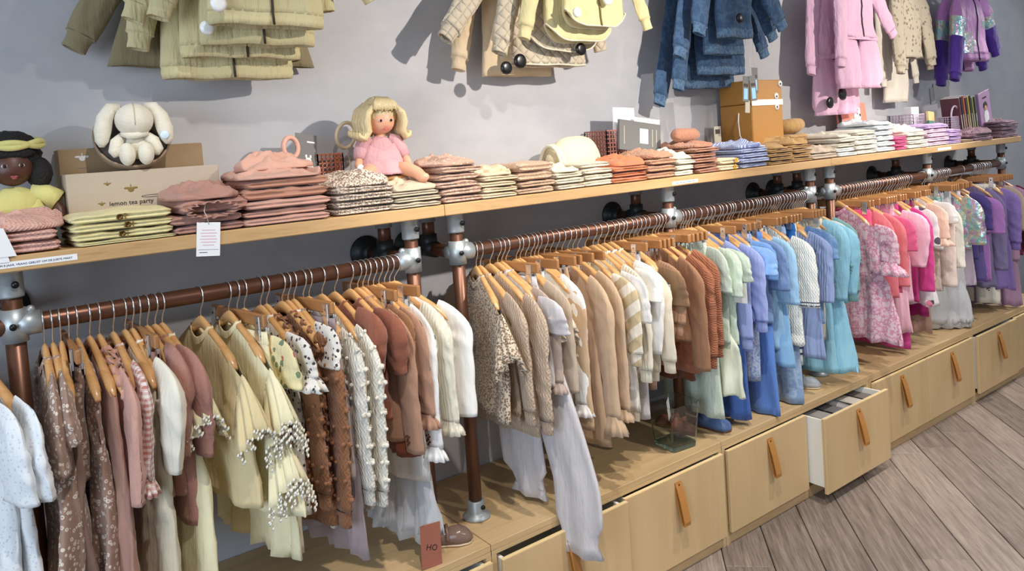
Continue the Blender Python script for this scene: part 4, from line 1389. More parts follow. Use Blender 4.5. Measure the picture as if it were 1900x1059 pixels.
ORD = ['lowest', 'second', 'third', 'fourth', 'fifth', 'sixth', 'seventh', 'eighth']
def stack(x0, x1, yf, dpt, items, desc, seed, nm='folded_garment', z=ZS):
    """items bottom to top: (material, height, mess, puff)"""
    out = []
    n = len(items)
    g = random.Random(seed)
    for i, it in enumerate(items):
        mt, h, mess, puff = it[:4]
        dx = g.uniform(-0.008, 0.008)
        w = (x1 - x0) - 0.006
        mb = fold_mb(w * (1 - 0.02 * g.random()), dpt * (1 - 0.05 * g.random()), h, seed * 13 + i, mess, puff, 2, it[4] if len(it) > 4 else 0.0)
        if i == n - 1 and n > 1 and puff >= 0.008:
            mb = heap_mb(w * 1.03, dpt * 0.99, h * 0.30 + puff * 0.40, seed * 13 + i)
        pos = 'topmost' if i == n - 1 else ('lowest' if i == 0 else ORD[i] + ' from below')
        lab = ('%s folded garment in the %s' % (pos, desc)) if n > 1 else 'single folded garment, the ' + desc
        o = mb.obj(nm, mt, None, True, (x0 + 0.003 + dx, yf + dpt + g.uniform(-0.004, 0.004), z + 0.0003), (0, 0, g.uniform(-0.05, 0.05)))
        tag(o, lab, 'folded clothes', desc)
        out.append(o)
        z += h * 0.985 + (0.0 if i == n - 1 else 0.0006)
    return out, z

YF = -0.378
def rep(m, h, n, mess=0.003, puff=0.0):
    return [(m, h, mess, puff)] * n

stack(0.03, 0.215, YF, 0.24, rep('f_pinkterry', 0.026, 2) + [('f_pinkterry', 0.045, 0.009, 0.03, 0.008)], 'pink terry stack in front of the dark doll', 1)
yl, _ = stack(0.225, 0.448, YF, 0.20, rep('f_yellow', 0.0105, 1) + rep('f_yellow', 0.020, 2, 0.004) + [('f_yellow', 0.024, 0.007, 0.004)], 'pale yellow stack with metal buttons', 2)
for i, o in enumerate(yl[1:]):
    bx = 0.100 + 0.014 * (i % 2)
    m = MB().lathe([(0.0075, 0), (0.0075, -0.002), (0.005, -0.003), (0.0045, -0.0015), (0.001, -0.0015)], 14, axis='y')
    m.obj('button', 'screw', o, True, (bx, -0.2035, 0.011))
    MB().box((bx + 0.012, -0.2025, 0.001), (bx + 0.0135, -0.199, 0.019)).obj('placket_seam', 'gold', o, False)
stack(0.458, 0.632, YF, 0.22, [('f_mauve', 0.022, 0.004, 0), ('f_mauve', 0.026, 0.006, 0), ('f_mauve', 0.036, 0.010, 0.004), ('f_mauve', 0.048, 0.010, 0.016, 0.02)], 'mauve brown stack with gathered waistband', 3)
# gathered paper-bag waist sticking out of that stack
a = np.linspace(0, 2 * PI, 90, endpoint=False)
R = []
for dy, k in ((0.06, 0.80), (0.02, 0.95), (0.0, 1.0), (-0.012, 1.06), (-0.014, 0.92), (0.02, 0.80)):
    wv = 1 + (0.10 * np.sin(15 * a) + 0.05 * np.sin(23 * a + 1)) * (dy < 0.03)
    R.append(np.stack([0.062 * k * wv * np.cos(a), np.full(90, dy) + 0.003 * np.sin(15 * a), 0.020 * k * wv * np.sin(a)], 1))
MB().loft(np.array(R)).obj('gathered_shorts', 'f_mauve', None, True, (0.545, -0.388, ZS + 0.058))
tag(bpy.data.objects['gathered_shorts'], 'mauve gathered waistband of shorts tucked into the mauve brown stack', 'shorts')
stack(0.638, 0.872, YF, 0.25, rep('f_dusty', 0.021, 2) + [('f_dusty', 0.024, 0.004, 0), ('f_dustydk', 0.030, 0.008, 0.004), ('f_dustydk', 0.026, 0.008, 0.006), ('f_dusty', 0.034, 0.010, 0.012, 0.02)], 'dusty pink stack left of the leopard one', 4)
o = heap_mb(0.20, 0.15, 0.026, 77).obj('crumpled_garment', 'f_dusty', None, True, (0.655, -0.17, ZS + 0.147), (0, 0, 0.1))
tag(o, 'crumpled dusty pink garment lying on top of the dusty pink stack', 'folded clothes')
stack(0.880, 1.060, YF, 0.22, rep('f_leopard', 0.020, 4, 0.004) + [('f_leopard', 0.038, 0.008, 0.034, 0.012)], 'leopard print stack', 5)
stack(1.066, 1.234, YF, 0.22, rep('f_stone', 0.017, 3) + [('f_stone', 0.030, 0.006, 0.030, 0.022)], 'stone beige stack below the blond doll', 6)
stack(1.240, 1.386, YF, 0.20, rep('f_mauvefloral', 0.023, 5, 0.004) + [('f_mauvefloral', 0.034, 0.009, 0.014)], 'mauve flower print stack', 7)
stack(1.393, 1.535, YF, 0.20, rep('f_creambeige', 0.018, 4, 0.004) + [('f_creambeige', 0.026, 0.007, 0.008)], 'cream beige stack beside the mauve flower print', 8)
stack(1.538, 1.690, YF, 0.21, rep('f_brownfloral', 0.022, 2, 0.006) + [('f_brownfloral', 0.030, 0.006, 0.004), ('f_brownfloral', 0.030, 0.006, 0.006)], 'light brown spotted stack', 9)
stack(1.697, 1.826, YF, 0.20, rep('f_creamknit', 0.020, 3, 0.004) + [('f_cream', 0.034, 0.006, 0.012, 0.012)], 'cream knit stack beside the spotted one', 10)
stack(1.832, 1.972, YF, 0.20, rep('f_creamknit', 0.022, 4, 0.004), 'speckled cream stack beside the orange one', 11)
og, zt = stack(1.978, 2.158, YF, 0.21, rep('f_orange', 0.020, 3, 0.003) + [('f_orange', 0.034, 0.005, 0.022, 0.020)], 'orange stack', 12)
g = np.random.RandomState(3)
pts = [(0.055 + 0.012 * i + 0.004 * g.rand(), -0.15 - 0.006 * (i % 3), 0.056) for i in range(7)]
dots_along(pts, 0.0030, 2, 3, (0, -1, 0)).obj('embroidery', 'motif', og[-1])['kind'] = 'stuff'
stack(2.164, 2.320, YF, 0.20, rep('f_brownknit', 0.026, 2, 0.004) + [('f_brownknit', 0.026, 0.006, 0.004), ('f_brownknit', 0.042, 0.009, 0.014)], 'speckled brown knit stack', 13)
stack(2.326, 2.428, YF, 0.20, rep('f_ivory', 0.022, 3, 0.003) + [('f_greige', 0.040, 0.006, 0.016, 0.012)], 'ivory stack between brown knits', 14)
stack(2.434, 2.578, YF, 0.20, rep('f_rustrib', 0.021, 5, 0.003) + [('f_rustrib', 0.030, 0.005, 0.008)], 'rust ribbed stack', 15)
fl2, _ = stack(2.586, 2.708, YF, 0.17, rep('f_flowercream', 0.026, 2, 0.003), 'cream stack with yellow flower patches', 16)
for o in fl2:
    m = MB()
    for k in range(5):
        an = k * 2 * PI / 5
        m.ball((0.007 * math.cos(an), -0.0005, 0.007 * math.sin(an)), (0.005, 0.0016, 0.005), 6, 8)
    m.obj('flower_patch', plain('patchyellow', (206, 158, 52), 0.8), o, True, (0.088, -0.1745, 0.014))
stack(2.720, 2.918, YF, 0.20, rep('f_bluestripe', 0.021, 4, 0.004) + [('f_bluestripe', 0.022, 0.007, 0.010)], 'blue and white striped stack', 17)
stack(2.600, 2.780, -0.19, 0.15, rep('f_navy', 0.030, 3, 0.006), 'navy stack behind the blue striped one', 18)
stack(2.926, 3.100, YF, 0.20, rep('f_tan', 0.017, 4, 0.006) + [('f_tan', 0.026, 0.010, 0.008)], 'tan stack in front of the ochre case', 19)
stack(3.106, 3.262, YF, 0.22, rep('f_tan', 0.020, 4, 0.006) + [('f_tan', 0.036, 0.010, 0.014, 0.01)], 'taller tan stack at the board joint', 20)
stack(3.274, 3.478, YF, 0.20, [('f_taupe', 0.030, 0.008, 0.0), ('f_taupe', 0.040, 0.010, 0.012)], 'rumpled taupe pair of folded clothes', 21)
stack(3.486, 3.640, YF, 0.24, rep('f_white', 0.022, 2, 0.005) + [('f_greige', 0.024, 0.006, 0.0), ('f_greige', 0.026, 0.005, 0.008), ('f_greige', 0.020, 0.005, 0.01)], 'greige over white pile', 22)
stack(3.646, 3.846, YF, 0.23, rep('f_ivorywhite', 0.024, 4, 0.006) + [('f_greige', 0.026, 0.005, 0.006)], 'ivory stack with a greige top piece', 23)
stack(3.852, 4.036, YF, 0.24, rep('f_whitecool', 0.028, 5, 0.006) + [('f_whitecool', 0.032, 0.008, 0.008)], 'cool white stack before the bright pink', 24)
stack(4.042, 4.162, YF, 0.22, rep('f_hotpink', 0.018, 4, 0.003), 'bright pink stack', 25)
stack(4.170, 4.384, YF, 0.25, rep('f_ivorywhite', 0.022, 4, 0.004) + [('f_ivorywhite', 0.044, 0.007, 0.020)], 'ivory white stack beside the bright pink', 26)
stack(4.396, 4.640, YF, 0.20, rep('f_pinkl', 0.024, 4, 0.006) + [('f_lilac', 0.026, 0.008, 0.006)], 'pale pink stack topped with lilac', 27)
stack(4.648, 4.800, YF, 0.20, rep('f_lilac', 0.021, 3, 0.004) + [('f_lilac', 0.020, 0.006, 0.006)], 'lilac stack', 28)
stack(4.820, 4.962, YF, 0.18, rep('f_woodbrown', 0.018, 1, 0.002), 'flat brown piece right of the lilac stack', 29)
stack(4.972, 5.215, YF, 0.12, rep('f_plum', 0.020, 2, 0.004) + [('f_plum', 0.040, 0.012, 0.03)], 'plum speckled stack before the books', 30)
stack(5.36, 5.62, YF, 0.22, rep('f_plum', 0.023, 4, 0.004) + [('f_plum', 0.022, 0.006, 0.010)], 'plum stack at the far shelf end', 31)

# ------------------------------------------------------------------ paper strips, tags and signs on the shelf edge
def strip(x0, x1, z0, z1, label, txt, size):
    t = thing('paper_strip', label, 'label', (x0, YS - 0.0002, z0), 0, 'paper strips on the shelf edge')
    MB().box((0, -0.0006, 0), (x1 - x0, 0, z1 - z0)).obj('strip_paper', 'paper', t, False)
    if txt:
        text_part('strip_text', txt, size, 'ink', t, (0.004, -0.0008, (z1 - z0) * 0.30), (PI / 2, 0, 0))
    return t
strip(0.070, 0.235, 1.4275, 1.4415, 'white paper strip with blue Dutch lettering at the left end of the shelf', '2 T/M 8 JAAR. VRAAG GERUST OM DE JUISTE MAAT', 0.0066)
strip(2.276, 2.427, 1.424, 1.436, 'white paper strip on the shelf edge below the speckled brown knits', '2 T/M 8 JAAR. VRAAG GERUST OM DE JUISTE MAAT', 0.0056)
strip(4.48, 4.645, 1.426, 1.440, 'pale paper strip on the shelf edge below the lilac clothes', None, 0.01)
t = thing('folded_sign', 'white folded card sign standing at the left edge of the shelf', 'sign', (0.052, YS + 0.001, ZS - 0.012), 0)
MB().add([(-0.08, -0.004, 0), (0.052, -0.004, 0), (0.040, -0.006, 0.082), (-0.08, -0.006, 0.086), (-0.08, -0.0032, 0), (0.052, -0.0032, 0), (0.040, -0.0052, 0.082), (-0.08, -0.0052, 0.086)], [(0, 1, 2, 3), (7, 6, 5, 4), (0, 4, 5, 1), (1, 5, 6, 2), (2, 6, 7, 3), (3, 7, 4, 0)]).obj('front_card', 'paper', t, False)
MB().add([(-0.08, 0.004, 0.012), (0.066, 0.004, 0.012), (0.046, 0.002, 0.076), (-0.08, 0.002, 0.08), (-0.08, 0.0048, 0.012), (0.066, 0.0048, 0.012), (0.046, 0.0028, 0.076), (-0.08, 0.0028, 0.08)], [(0, 1, 2, 3), (7, 6, 5, 4), (0, 4, 5, 1), (1, 5, 6, 2), (2, 6, 7, 3), (3, 7, 4, 0)]).obj('rear_card', 'paper', t, False, (0, -0.010, 0))
t = thing('hang_tag', 'white hang tag on a string hanging over the shelf edge', 'tag', (0.532, YS - 0.0035, 1.480), 0, None, (0, 0.10, 0))
MB().box((-0.029, -0.0006, -0.086), (0.029, 0.0006, 0.0), 0.0003).obj('tag_card', 'paper', t, False)
MB().tube([(0, -0.0012, -0.006), (-0.004, -0.002, 0.012), (-0.012, -0.001, 0.028), (-0.008, 0.002, 0.046)], 0.0009, 6).obj('tag_string', 'string', t)
for k in range(6):
    hw = (0.016, 0.020, 0.018, 0.021, 0.019, 0.014)[k]
    MB().box((-hw, -0.0009, -0.0205 - 0.0076 * k), (hw, -0.0006, -0.0190 - 0.0076 * k)).obj('print_line', 'inkpink', t, False)
MB().box((-0.025, -0.0009, -0.0698), (0.025, -0.0006, -0.0690)).obj('tag_rule', 'ink', t, False)
MB().box((-0.022, -0.0009, -0.0772), (-0.002, -0.0006, -0.0755)).obj('tag_rule', 'ink', t, False)

# ------------------------------------------------------------------ boxes, bowl and plush rabbit
t = thing('gift_box', 'beige carton in front with gold leaves and the words tea party', 'box', (0.247, -0.206, ZS))
MB().box((0, 0, 0), (0.372, 0.10, 0.172), 0.0015).obj('box_body', 'card', t, False)
text_part('box_text', 'lemon tea party', 0.0165, 'inkblack', t, (0.092, -0.0006, 0.0835), (PI / 2, 0, 0))
def leaf(p, k, m='gold'):
    mb = MB()
    for dx, dz, sx, sz in ((0, 0, 0.009, 0.008), (-0.011, 0.005, 0.009, 0.0035), (0.011, 0.005, 0.009, 0.0035), (0.0, 0.011, 0.0014, 0.006)):
        mb.ball((dx * k, 0, dz * k), (sx * k, 0.0004, sz * k), 6, 12)
    mb.obj('print_leaf', m, t, True, p)
leaf((0.146, -0.0006, 0.122), 0.85)
leaf((0.092, -0.0006, 0.140), 0.45)
leaf((0.075, -0.0006, 0.090), 0.45)
a = np.linspace(0, 2 * PI, 40)
MB().tube(np.stack([0.196 + 0.026 * np.cos(a), np.full(40, -0.0006), 0.1015 + 0.003 * np.sin(a)], 1)[2:34], 0.0006, 5).obj('print_scroll', 'inkblack', t)
t = thing('back_box', 'beige carton standing against the wall behind the rabbit', 'box', (0.247, -0.098, ZS))
MB().box((0, 0, 0), (0.362, 0.088, 0.238), 0.0015).obj('box_body', 'carddark', t, False)
leaf((0.055, -0.0006, 0.212), 0.9, 'goldwhite')
MB().box((0.042, -0.0008, 0.186), (0.066, -0.0002, 0.1875)).obj('print_line', 'taggrey', t, False)

plain('shell', (62, 46, 38), 0.6, 0, 0.2, 30)
plain('shellrim', (150, 128, 104), 0.6)
N = NT('plush')
N.out(N.mix(N.noise(N.obj(), 60, 3), lin(226, 218, 196), lin(244, 238, 222)), 0.95, 0, N.bump(N.noise(N.obj(), 260, 4, 0.7), 0.7, 0.004))
N.p.inputs['Sheen Weight'].default_value = 0.5
MATS['plush'] = N.m
RC = Vector((0.418, -0.150, ZS + 0.172 + 0.086))
t = thing('shell_bowl', 'dark bowl lying on the cartons with the plush rabbit in it', 'bowl', RC, 0, None, (math.radians(62), 0, math.radians(-8)))
prof = []
for q in np.linspace(0.02, PI * 0.52, 14):
    prof.append((0.094 * math.sin(q), -0.086 * math.cos(q) + 0.004))
inn = [(r * 0.94, z * 0.94 + 0.001) for r, z in prof[::-1]]
MB().lathe(prof, 32).obj('outer_shell', 'shellrim', t)
MB().lathe(inn, 32).obj('inner_shell', 'shell', t)
a = np.linspace(0, 2 * PI, 36, endpoint=False)
MB().tube(np.stack([0.092 * np.cos(a), 0.092 * np.sin(a), np.full(36, 0.010)], 1), 0.0035, 8, closed=True).obj('bowl_rim', 'shellrim', t)
t = thing('plush_rabbit', 'cream plush rabbit with long drooping ears sitting in the bowl', 'plush toy', RC + Vector((0.0, -0.030, -0.002)), math.radians(-8))
def nb(c, r, name, par=None, **kw):
    return MB().ball(c, r, 14, 20, **kw).obj(name, 'plush', par or t)
nb((0, 0.005, -0.022), (0.036, 0.032, 0.040), 'body')
hd = nb((0.002, -0.012, 0.047), (0.047, 0.046, 0.044), 'head', None, fn=lambda d: 1 + 0.06 * np.clip(-d[..., 1], 0, 1) - 0.02 * np.exp(-(d[..., 0] / 0.06) ** 2))
MB().tube([(0.002, -0.012 - 0.048 * math.sin(q), 0.047 + 0.0445 * math.cos(q)) for q in np.linspace(0.1, 1.9, 12)], 0.0012, 6).obj('head_seam', 'tagbeige', hd)
for s in (-1, 1):
    pts = [(s * 0.030, 0.0, 0.082), (s * 0.050, -0.004, 0.080), (s * 0.066, -0.010, 0.055), (s * 0.074, -0.016, 0.022), (s * 0.078, -0.018, -0.006), (s * 0.079, -0.018, -0.020)]
    MB().tube(pts, [0.012, 0.017, 0.020, 0.021, 0.016, 0.006], 14).obj('ear', 'plush', t)
    MB().tube([(s * 0.026, -0.004, 0.008), (s * 0.044, -0.018, -0.010), (s * 0.050, -0.026, -0.034), (s * 0.047, -0.030, -0.046)], [0.012, 0.016, 0.016, 0.008], 12).obj('arm', 'plush', t)
    nb((s * 0.022, -0.036, -0.042), (0.020, 0.026, 0.030), 'leg')
MB().tube([(-0.030, -0.022, 0.012), (-0.012, -0.036, 0.006), (0.006, -0.037, 0.007), (0.030, -0.022, 0.010)], [0.007, 0.010, 0.010, 0.007], 10).obj('neck_bow', 'plush', t)
MB().ball((0.071, -0.036, 0.004), (0.012, 0.004, 0.012), 8, 12).obj('sticker', plain('palesticker', (206, 226, 236), 0.4), t)

# ------------------------------------------------------------------ dolls
plain('skindark', (84, 50, 40), 0.45)
plain('skinlight', (226, 168, 136), 0.45)
plain('lipdark', (150, 78, 76), 0.4)
plain('lippink', (204, 110, 100), 0.4)
plain('eyewhite', (236, 232, 226), 0.25)
plain('eyedark', (36, 22, 18), 0.15)
N = NT('hair_black')
N.out(lin(22, 19, 20), 0.7, 0, N.bump(N.noise(N.obj(), 170, 3, 0.7), 1.0, 0.006))
MATS['hairblack'] = N.m
N = NT('hair_blond')
strand = N.noise(N.obj((1, 1, 0.2)), 220, 3)
N.out(N.mix(strand, lin(196, 170, 118), lin(240, 224, 180)), 0.38, 0, N.bump(strand, 0.8, 0.003))
MATS['hairblond'] = N.m
F('dollyellow', (212, 206, 132), fold=0.4)
F('dollpink', (208, 160, 164), None, None, 60, 'crinkle', fold=0.5)

def doll_head(t, c, skin, lip, look=0.0, scale=1.0):
    h = MB().ball((0, 0, 0), (0.043 * scale, 0.042 * scale, 0.046 * scale), 20, 28,
                  fn=lambda d: 1 - 0.10 * np.clip(-d[..., 2] - 0.2, 0, 1) + 0.05 * np.exp(-((np.abs(d[..., 0]) - 0.5) ** 2 + (d[..., 2] + 0.35) ** 2) / 0.08) * (d[..., 1] < 0)
                  + 0.10 * np.exp(-(d[..., 0] ** 2 / 0.012 + (d[..., 2] + 0.16) ** 2 / 0.016)) * (d[..., 1] < 0)).obj('head', skin, t, True, c, (0.0, 0, look))
    for s in (-1, 1):
        e = MB().ball((0, 0, 0), (0.0062 * scale, 0.0036 * scale, 0.0042 * scale), 8, 12).obj('eye', 'eyewhite', h, True, (s * 0.0165 * scale, -0.0385 * scale, 0.004 * scale))
        MB().ball((0, -0.0022 * scale, 0), (0.0044 * scale, 0.003 * scale, 0.0042 * scale), 8, 12).obj('iris', 'eyedark', e)
        MB().ball((s * 0.043 * scale, 0.004, -0.004), (0.005, 0.008, 0.010), 8, 10).obj('ear', skin, h)
    m = MB()
    m.ball((-0.003 * scale, -0.0415 * scale, -0.0205 * scale), (0.0052 * scale, 0.003 * scale, 0.0026 * scale), 6, 10)
    m.ball((0.003 * scale, -0.0415 * scale, -0.0205 * scale), (0.0052 * scale, 0.003 * scale, 0.0026 * scale), 6, 10)
    m.ball((0, -0.0415 * scale, -0.0242 * scale), (0.0058 * scale, 0.003 * scale, 0.0028 * scale), 6, 10)
    m.obj('mouth', lip, h)
    return h

def limb(name, pts, rad, mat, par):
    return MB().tube(pts, rad, 14).obj(name, mat, par)

t = thing('dark_doll', 'doll with dark skin, black curly hair and a yellow headband and dress', 'doll', (0.140, -0.150, ZS), math.radians(-2))
h = doll_head(t, (0, 0, 0.198), 'skindark', 'lipdark', 0.05, 1.08)
m = MB()
curl = lambda d: 1 + 0.05 * np.sin(15 * d[..., 0] + 3) * np.sin(14 * d[..., 2] + 1) + 0.03 * np.sin(27 * d[..., 1])
m.ball((0, 0.022, 0.020), (0.070, 0.052, 0.060), 22, 30, fn=curl)
m.ball((0, 0.016, 0.062), (0.056, 0.046, 0.030), 16, 26, fn=curl)
for s in (-1, 1):
    m.ball((s * 0.058, 0.006, -0.016), (0.030, 0.034, 0.040), 14, 18, fn=curl)
m.ball((0, -0.024, 0.036), (0.050, 0.020, 0.018), 12, 22, fn=curl)
m.obj('hair', 'hairblack', h)
a = np.linspace(0, 2 * PI, 60, endpoint=False)
for k in (0, PI):
    MB().tube(np.stack([0.071 * np.cos(a), 0.014 + 0.060 * np.sin(a), 0.058 + 0.006 * np.sin(3 * a + k) + 0.10 * (0.014 + 0.060 * np.sin(a))], 1), 0.0078, 10, closed=True).obj('headband', 'dollyellow', h)
R = torso(0.155, 0.052, 0.062, 0.085, 0.040, 0.006, 60, 5, n=18, m=44)
m = MB().loft(R[..., [1, 0, 2]] + np.array([0, 0, 0.165]))
m.obj('dress', 'dollyellow', t)
MB().ball((0, -0.004, 0.100), (0.056, 0.034, 0.052), 16, 24).obj('bodice', 'dollyellow', t)
for s in (-1, 1):
    limb('sleeve', [(s * 0.036, 0, 0.135), (s * 0.066, -0.006, 0.128), (s * 0.092, -0.012, 0.108)], [0.020, 0.024, 0.028], 'dollyellow', t)
    limb('arm', [(s * 0.070, -0.008, 0.118), (s * 0.092, -0.02, 0.085), (s * 0.094, -0.04, 0.05)], [0.013, 0.014, 0.011], 'skindark', t)
    limb('leg', [(s * 0.030, -0.01, 0.020), (s * 0.034, -0.07, 0.018), (s * 0.036, -0.09, 0.020)], [0.022, 0.018, 0.016], 'skindark', t)

# low basket with a wooden rim under the blond doll
plain('wicker', (176, 146, 104), 0.8, 0, 0.2, 60, 0.002)
t = thing('rim_basket', 'low basket with a pale wooden rim under the blond doll', 'basket', (1.135, -0.165, ZS))
MB().lathe([(0.085, 0.0), (0.095, 0.04), (0.10, 0.088), (0.093, 0.088), (0.085, 0.02), (0.01, 0.012)], 28).obj('basket_body', 'wicker', t)
a = np.linspace(0, 2 * PI, 40, endpoint=False)
MB().tube(np.stack([0.098 * np.cos(a), 0.098 * np.sin(a), np.full(40, 0.092)], 1), 0.0065, 10, closed=True).obj('basket_rim', 'hanger', t)
MB().lathe([(0.088, 0.05), (0.088, 0.09), (0.05, 0.096), (0.005, 0.098)], 24).obj('cushion', 'f_stone', t)

t = thing('blond_doll', 'sitting blond doll in a pink dress on the basket behind the stacks', 'doll', (1.135, -0.175, ZS + 0.098), math.radians(-12))
h = doll_head(t, (0.006, -0.012, 0.178), 'skinlight', 'lippink', math.radians(22), 1.06)
h.rotation_euler = (math.radians(8), 0, math.radians(10))
m = MB()
wavy = lambda d: 1 + 0.030 * np.sin(17 * np.arctan2(d[..., 0], d[..., 1] + 1e-6) + 4 * d[..., 2]) + 0.02 * np.sin(31 * d[..., 0])
m.ball((0, 0.015, 0.022), (0.059, 0.054, 0.054), 24, 40, fn=wavy)
gr = np.random.RandomState(4)
for i in range(16):                                   # fringe over the forehead
    u = -0.040 + 0.080 * i / 15
    m.tube([(u * 0.45, -0.012, 0.072), (u * 0.85, -0.036, 0.058), (u * 1.05, -0.047, 0.034 + 0.006 * gr.rand())], [0.006, 0.0065, 0.0025], 8)
for s in (-1, 1):                                     # wavy side locks flicking outwards
    for k in range(9):
        b = 0.046 - 0.0105 * k
        f = gr.rand() * 0.006
        m.tube([(s * 0.036, b * 0.8, 0.050), (s * 0.060, b, 0.026), (s * (0.064 + f), b * 1.1, -0.002), (s * (0.058 + f), b * 1.1, -0.028), (s * (0.070 + f), b * 1.1, -0.050 - f), (s * (0.086 + f), b, -0.044), (s * (0.088 + f), b, -0.032)], [0.009, 0.012, 0.013, 0.012, 0.011, 0.008, 0.003], 10)
for k in range(9):
    u = -0.044 + 0.011 * k
    m.tube([(u, 0.060, 0.03), (u * 1.15, 0.068, -0.01), (u * 1.2, 0.060, -0.040), (u * 1.3, 0.070, -0.056)], [0.012, 0.013, 0.011, 0.005], 8)
m.obj('hair', 'hairblond', h)
R = torso(0.150, 0.046, 0.056, 0.086, 0.044, 0.008, 70, 8, n=20, m=48)
m = MB().loft(R[..., [1, 0, 2]] * np.array([1, 1.2, 1]) + np.array([0, -0.004, 0.152]))
m.obj('dress', 'dollpink', t)
MB().ball((0, -0.006, 0.085), (0.046, 0.034, 0.048), 16, 24).obj('bodice', 'dollpink', t)
a = np.linspace(0, 2 * PI, 60, endpoint=False)
m = MB().loft(np.array([np.stack([rx * np.cos(a) * (1 + k * 0.05 * np.sin(11 * a)), -0.02 + ry * np.sin(a) * (1 + k * 0.05 * np.sin(11 * a)), np.full(60, z)], 1) for rx, ry, z, k in ((0.05, 0.04, 0.055, 0), (0.075, 0.062, 0.036, 0.6), (0.098, 0.080, 0.016, 1.0), (0.102, 0.086, 0.006, 1.2), (0.095, 0.08, 0.006, 1.2), (0.06, 0.05, 0.02, 0.5))]))
m.obj('skirt', 'dollpink', t)
for s in (-1, 1):
    limb('sleeve', [(s * 0.030, -0.004, 0.120), (s * 0.052, -0.006, 0.112), (s * 0.066, -0.014, 0.082), (s * 0.074, -0.024, 0.058)], [0.018, 0.023, 0.023, 0.019], 'dollpink', t)
    limb('arm', [(s * 0.072, -0.022, 0.066), (s * 0.080, -0.036, 0.040), (s * 0.078, -0.052, 0.028), (s * 0.074, -0.060, 0.026)], [0.012, 0.013, 0.011, 0.006], 'skinlight', t)
    limb('leg', [(s * 0.034, -0.03, 0.022), (s * 0.060, -0.085, 0.020), (s * 0.084, -0.120, 0.004), (s * 0.092, -0.150, -0.012), (s * 0.096, -0.168, -0.006)], [0.022, 0.023, 0.019, 0.017, 0.010], 'skinlight', t)
limb('neck', [(0, -0.006, 0.112), (0.003, -0.009, 0.140)], [0.016, 0.015], 'skinlight', t)
MB().ball((-0.082, -0.066, 0.030), (0.012, 0.012, 0.014), 10, 14).obj('wrist_tag', 'tagwhite', t)

# ------------------------------------------------------------------ small things behind the stacks
plain('ringwood', (214, 196, 160), 0.5)
t = thing('wooden_ring', 'pale wooden ring leaning on the wall left of the blond doll', 'ring', (1.075, -0.060, 1.692))
a = np.linspace(0, 2 * PI, 48, endpoint=False)
MB().tube(np.stack([0.040 * np.cos(a), 0 * a, 0.042 * np.sin(a)], 1), 0.0062, 12, closed=True).obj('ring', 'ringwood', t, True, None, (0.2, 0, 0.3))
MB().tube([(0, 0.0, -0.045), (0, -0.02, -0.10), (0, -0.03, -0.235)], 0.003, 8).obj('ring_stem', 'ringwood', t)
plain('teether', (222, 168, 150), 0.5)
t = thing('card_pack', 'grey card with a white animal print and a pink teether behind the dusty stack', 'toy pack', (0.913, -0.105, ZS + 0.145), 0, None, (-0.12, 0.16, 0.25))
MB().box((-0.038, -0.0015, -0.145), (0.042, 0.0015, 0.105), 0.0006).obj('pack_card', 'taggrey', t, False)
MB().box((0.004, -0.0019, 0.078), (0.034, -0.0015, 0.083)).obj('print_line', 'paper', t, False)
m = MB()
for dx, dz, rx, rz in ((0, 0.02, 0.012, 0.011), (-0.008, 0.034, 0.004, 0.006), (0.008, 0.034, 0.004, 0.006), (0.004, -0.004, 0.016, 0.018)):
    m.ball((dx + 0.008, -0.0018, dz), (rx, 0.0006, rz), 6, 14)
m.obj('pack_print', 'paper', t)
a = np.linspace(0, 2 * PI, 40, endpoint=False)
MB().tube(np.stack([-0.055 + 0.026 * np.cos(a), 0 * a, 0.055 + 0.032 * np.sin(a)], 1), 0.008, 10, closed=True).obj('teether_ring', 'teether', t)

def crate(name, label, x, y, w, d, h, mat, rz=0.0, step=0.012, group=None, z=ZS):
    """small plastic crate with open grid walls"""
    t = thing(name, label, 'crate', (x, y, z), rz, group)
    m = MB().box((0, 0, 0), (w, d, 0.004))
    m.obj('crate_floor', mat, t, False)
    walls = [((0, 0), (w, 0)), ((w, 0), (w, d)), ((w, d), (0, d)), ((0, d), (0, 0))]
    for (xa, ya), (xb, yb) in walls:
        m = MB()
        L = math.hypot(xb - xa, yb - ya)
        nn = max(2, int(round(L / step)))
        for i in range(nn + 1):
            px, py = xa + (xb - xa) * i / nn, ya + (yb - ya) * i / nn
            m.box((px - 0.0016, py - 0.0016, 0.0), (px + 0.0016, py + 0.0016, h))
        k = max(2, int(round(h / step)))
        for i in range(k + 1):
            zz = h * i / k
            hw = 0.0026 if i == k else 0.0015
            m.box((min(xa, xb) - 0.0016, min(ya, yb) - 0.0016, zz - hw), (max(xa, xb) + 0.0016, max(ya, yb) + 0.0016, zz + hw))
        m.obj('grid_wall', mat, t, False)
    return t
plain('terracotta', (190, 112, 84), 0.5)
plain('crateplum', (168, 112, 100), 0.5)
plain('cratelilac', (196, 180, 200), 0.5)
crate('folding_crate', 'small terracotta crate behind the leopard stack', 0.955, -0.10, 0.085, 0.07, 0.180, 'terracotta', 0, 0.014)
crate('folding_crate', 'reddish brown crate behind the orange stack holding printed cards', 2.165, -0.150, 0.30, 0.13, 0.20, 'crateplum', 0, 0.017)
plain('printpeach', (222, 158, 118), 0.8)
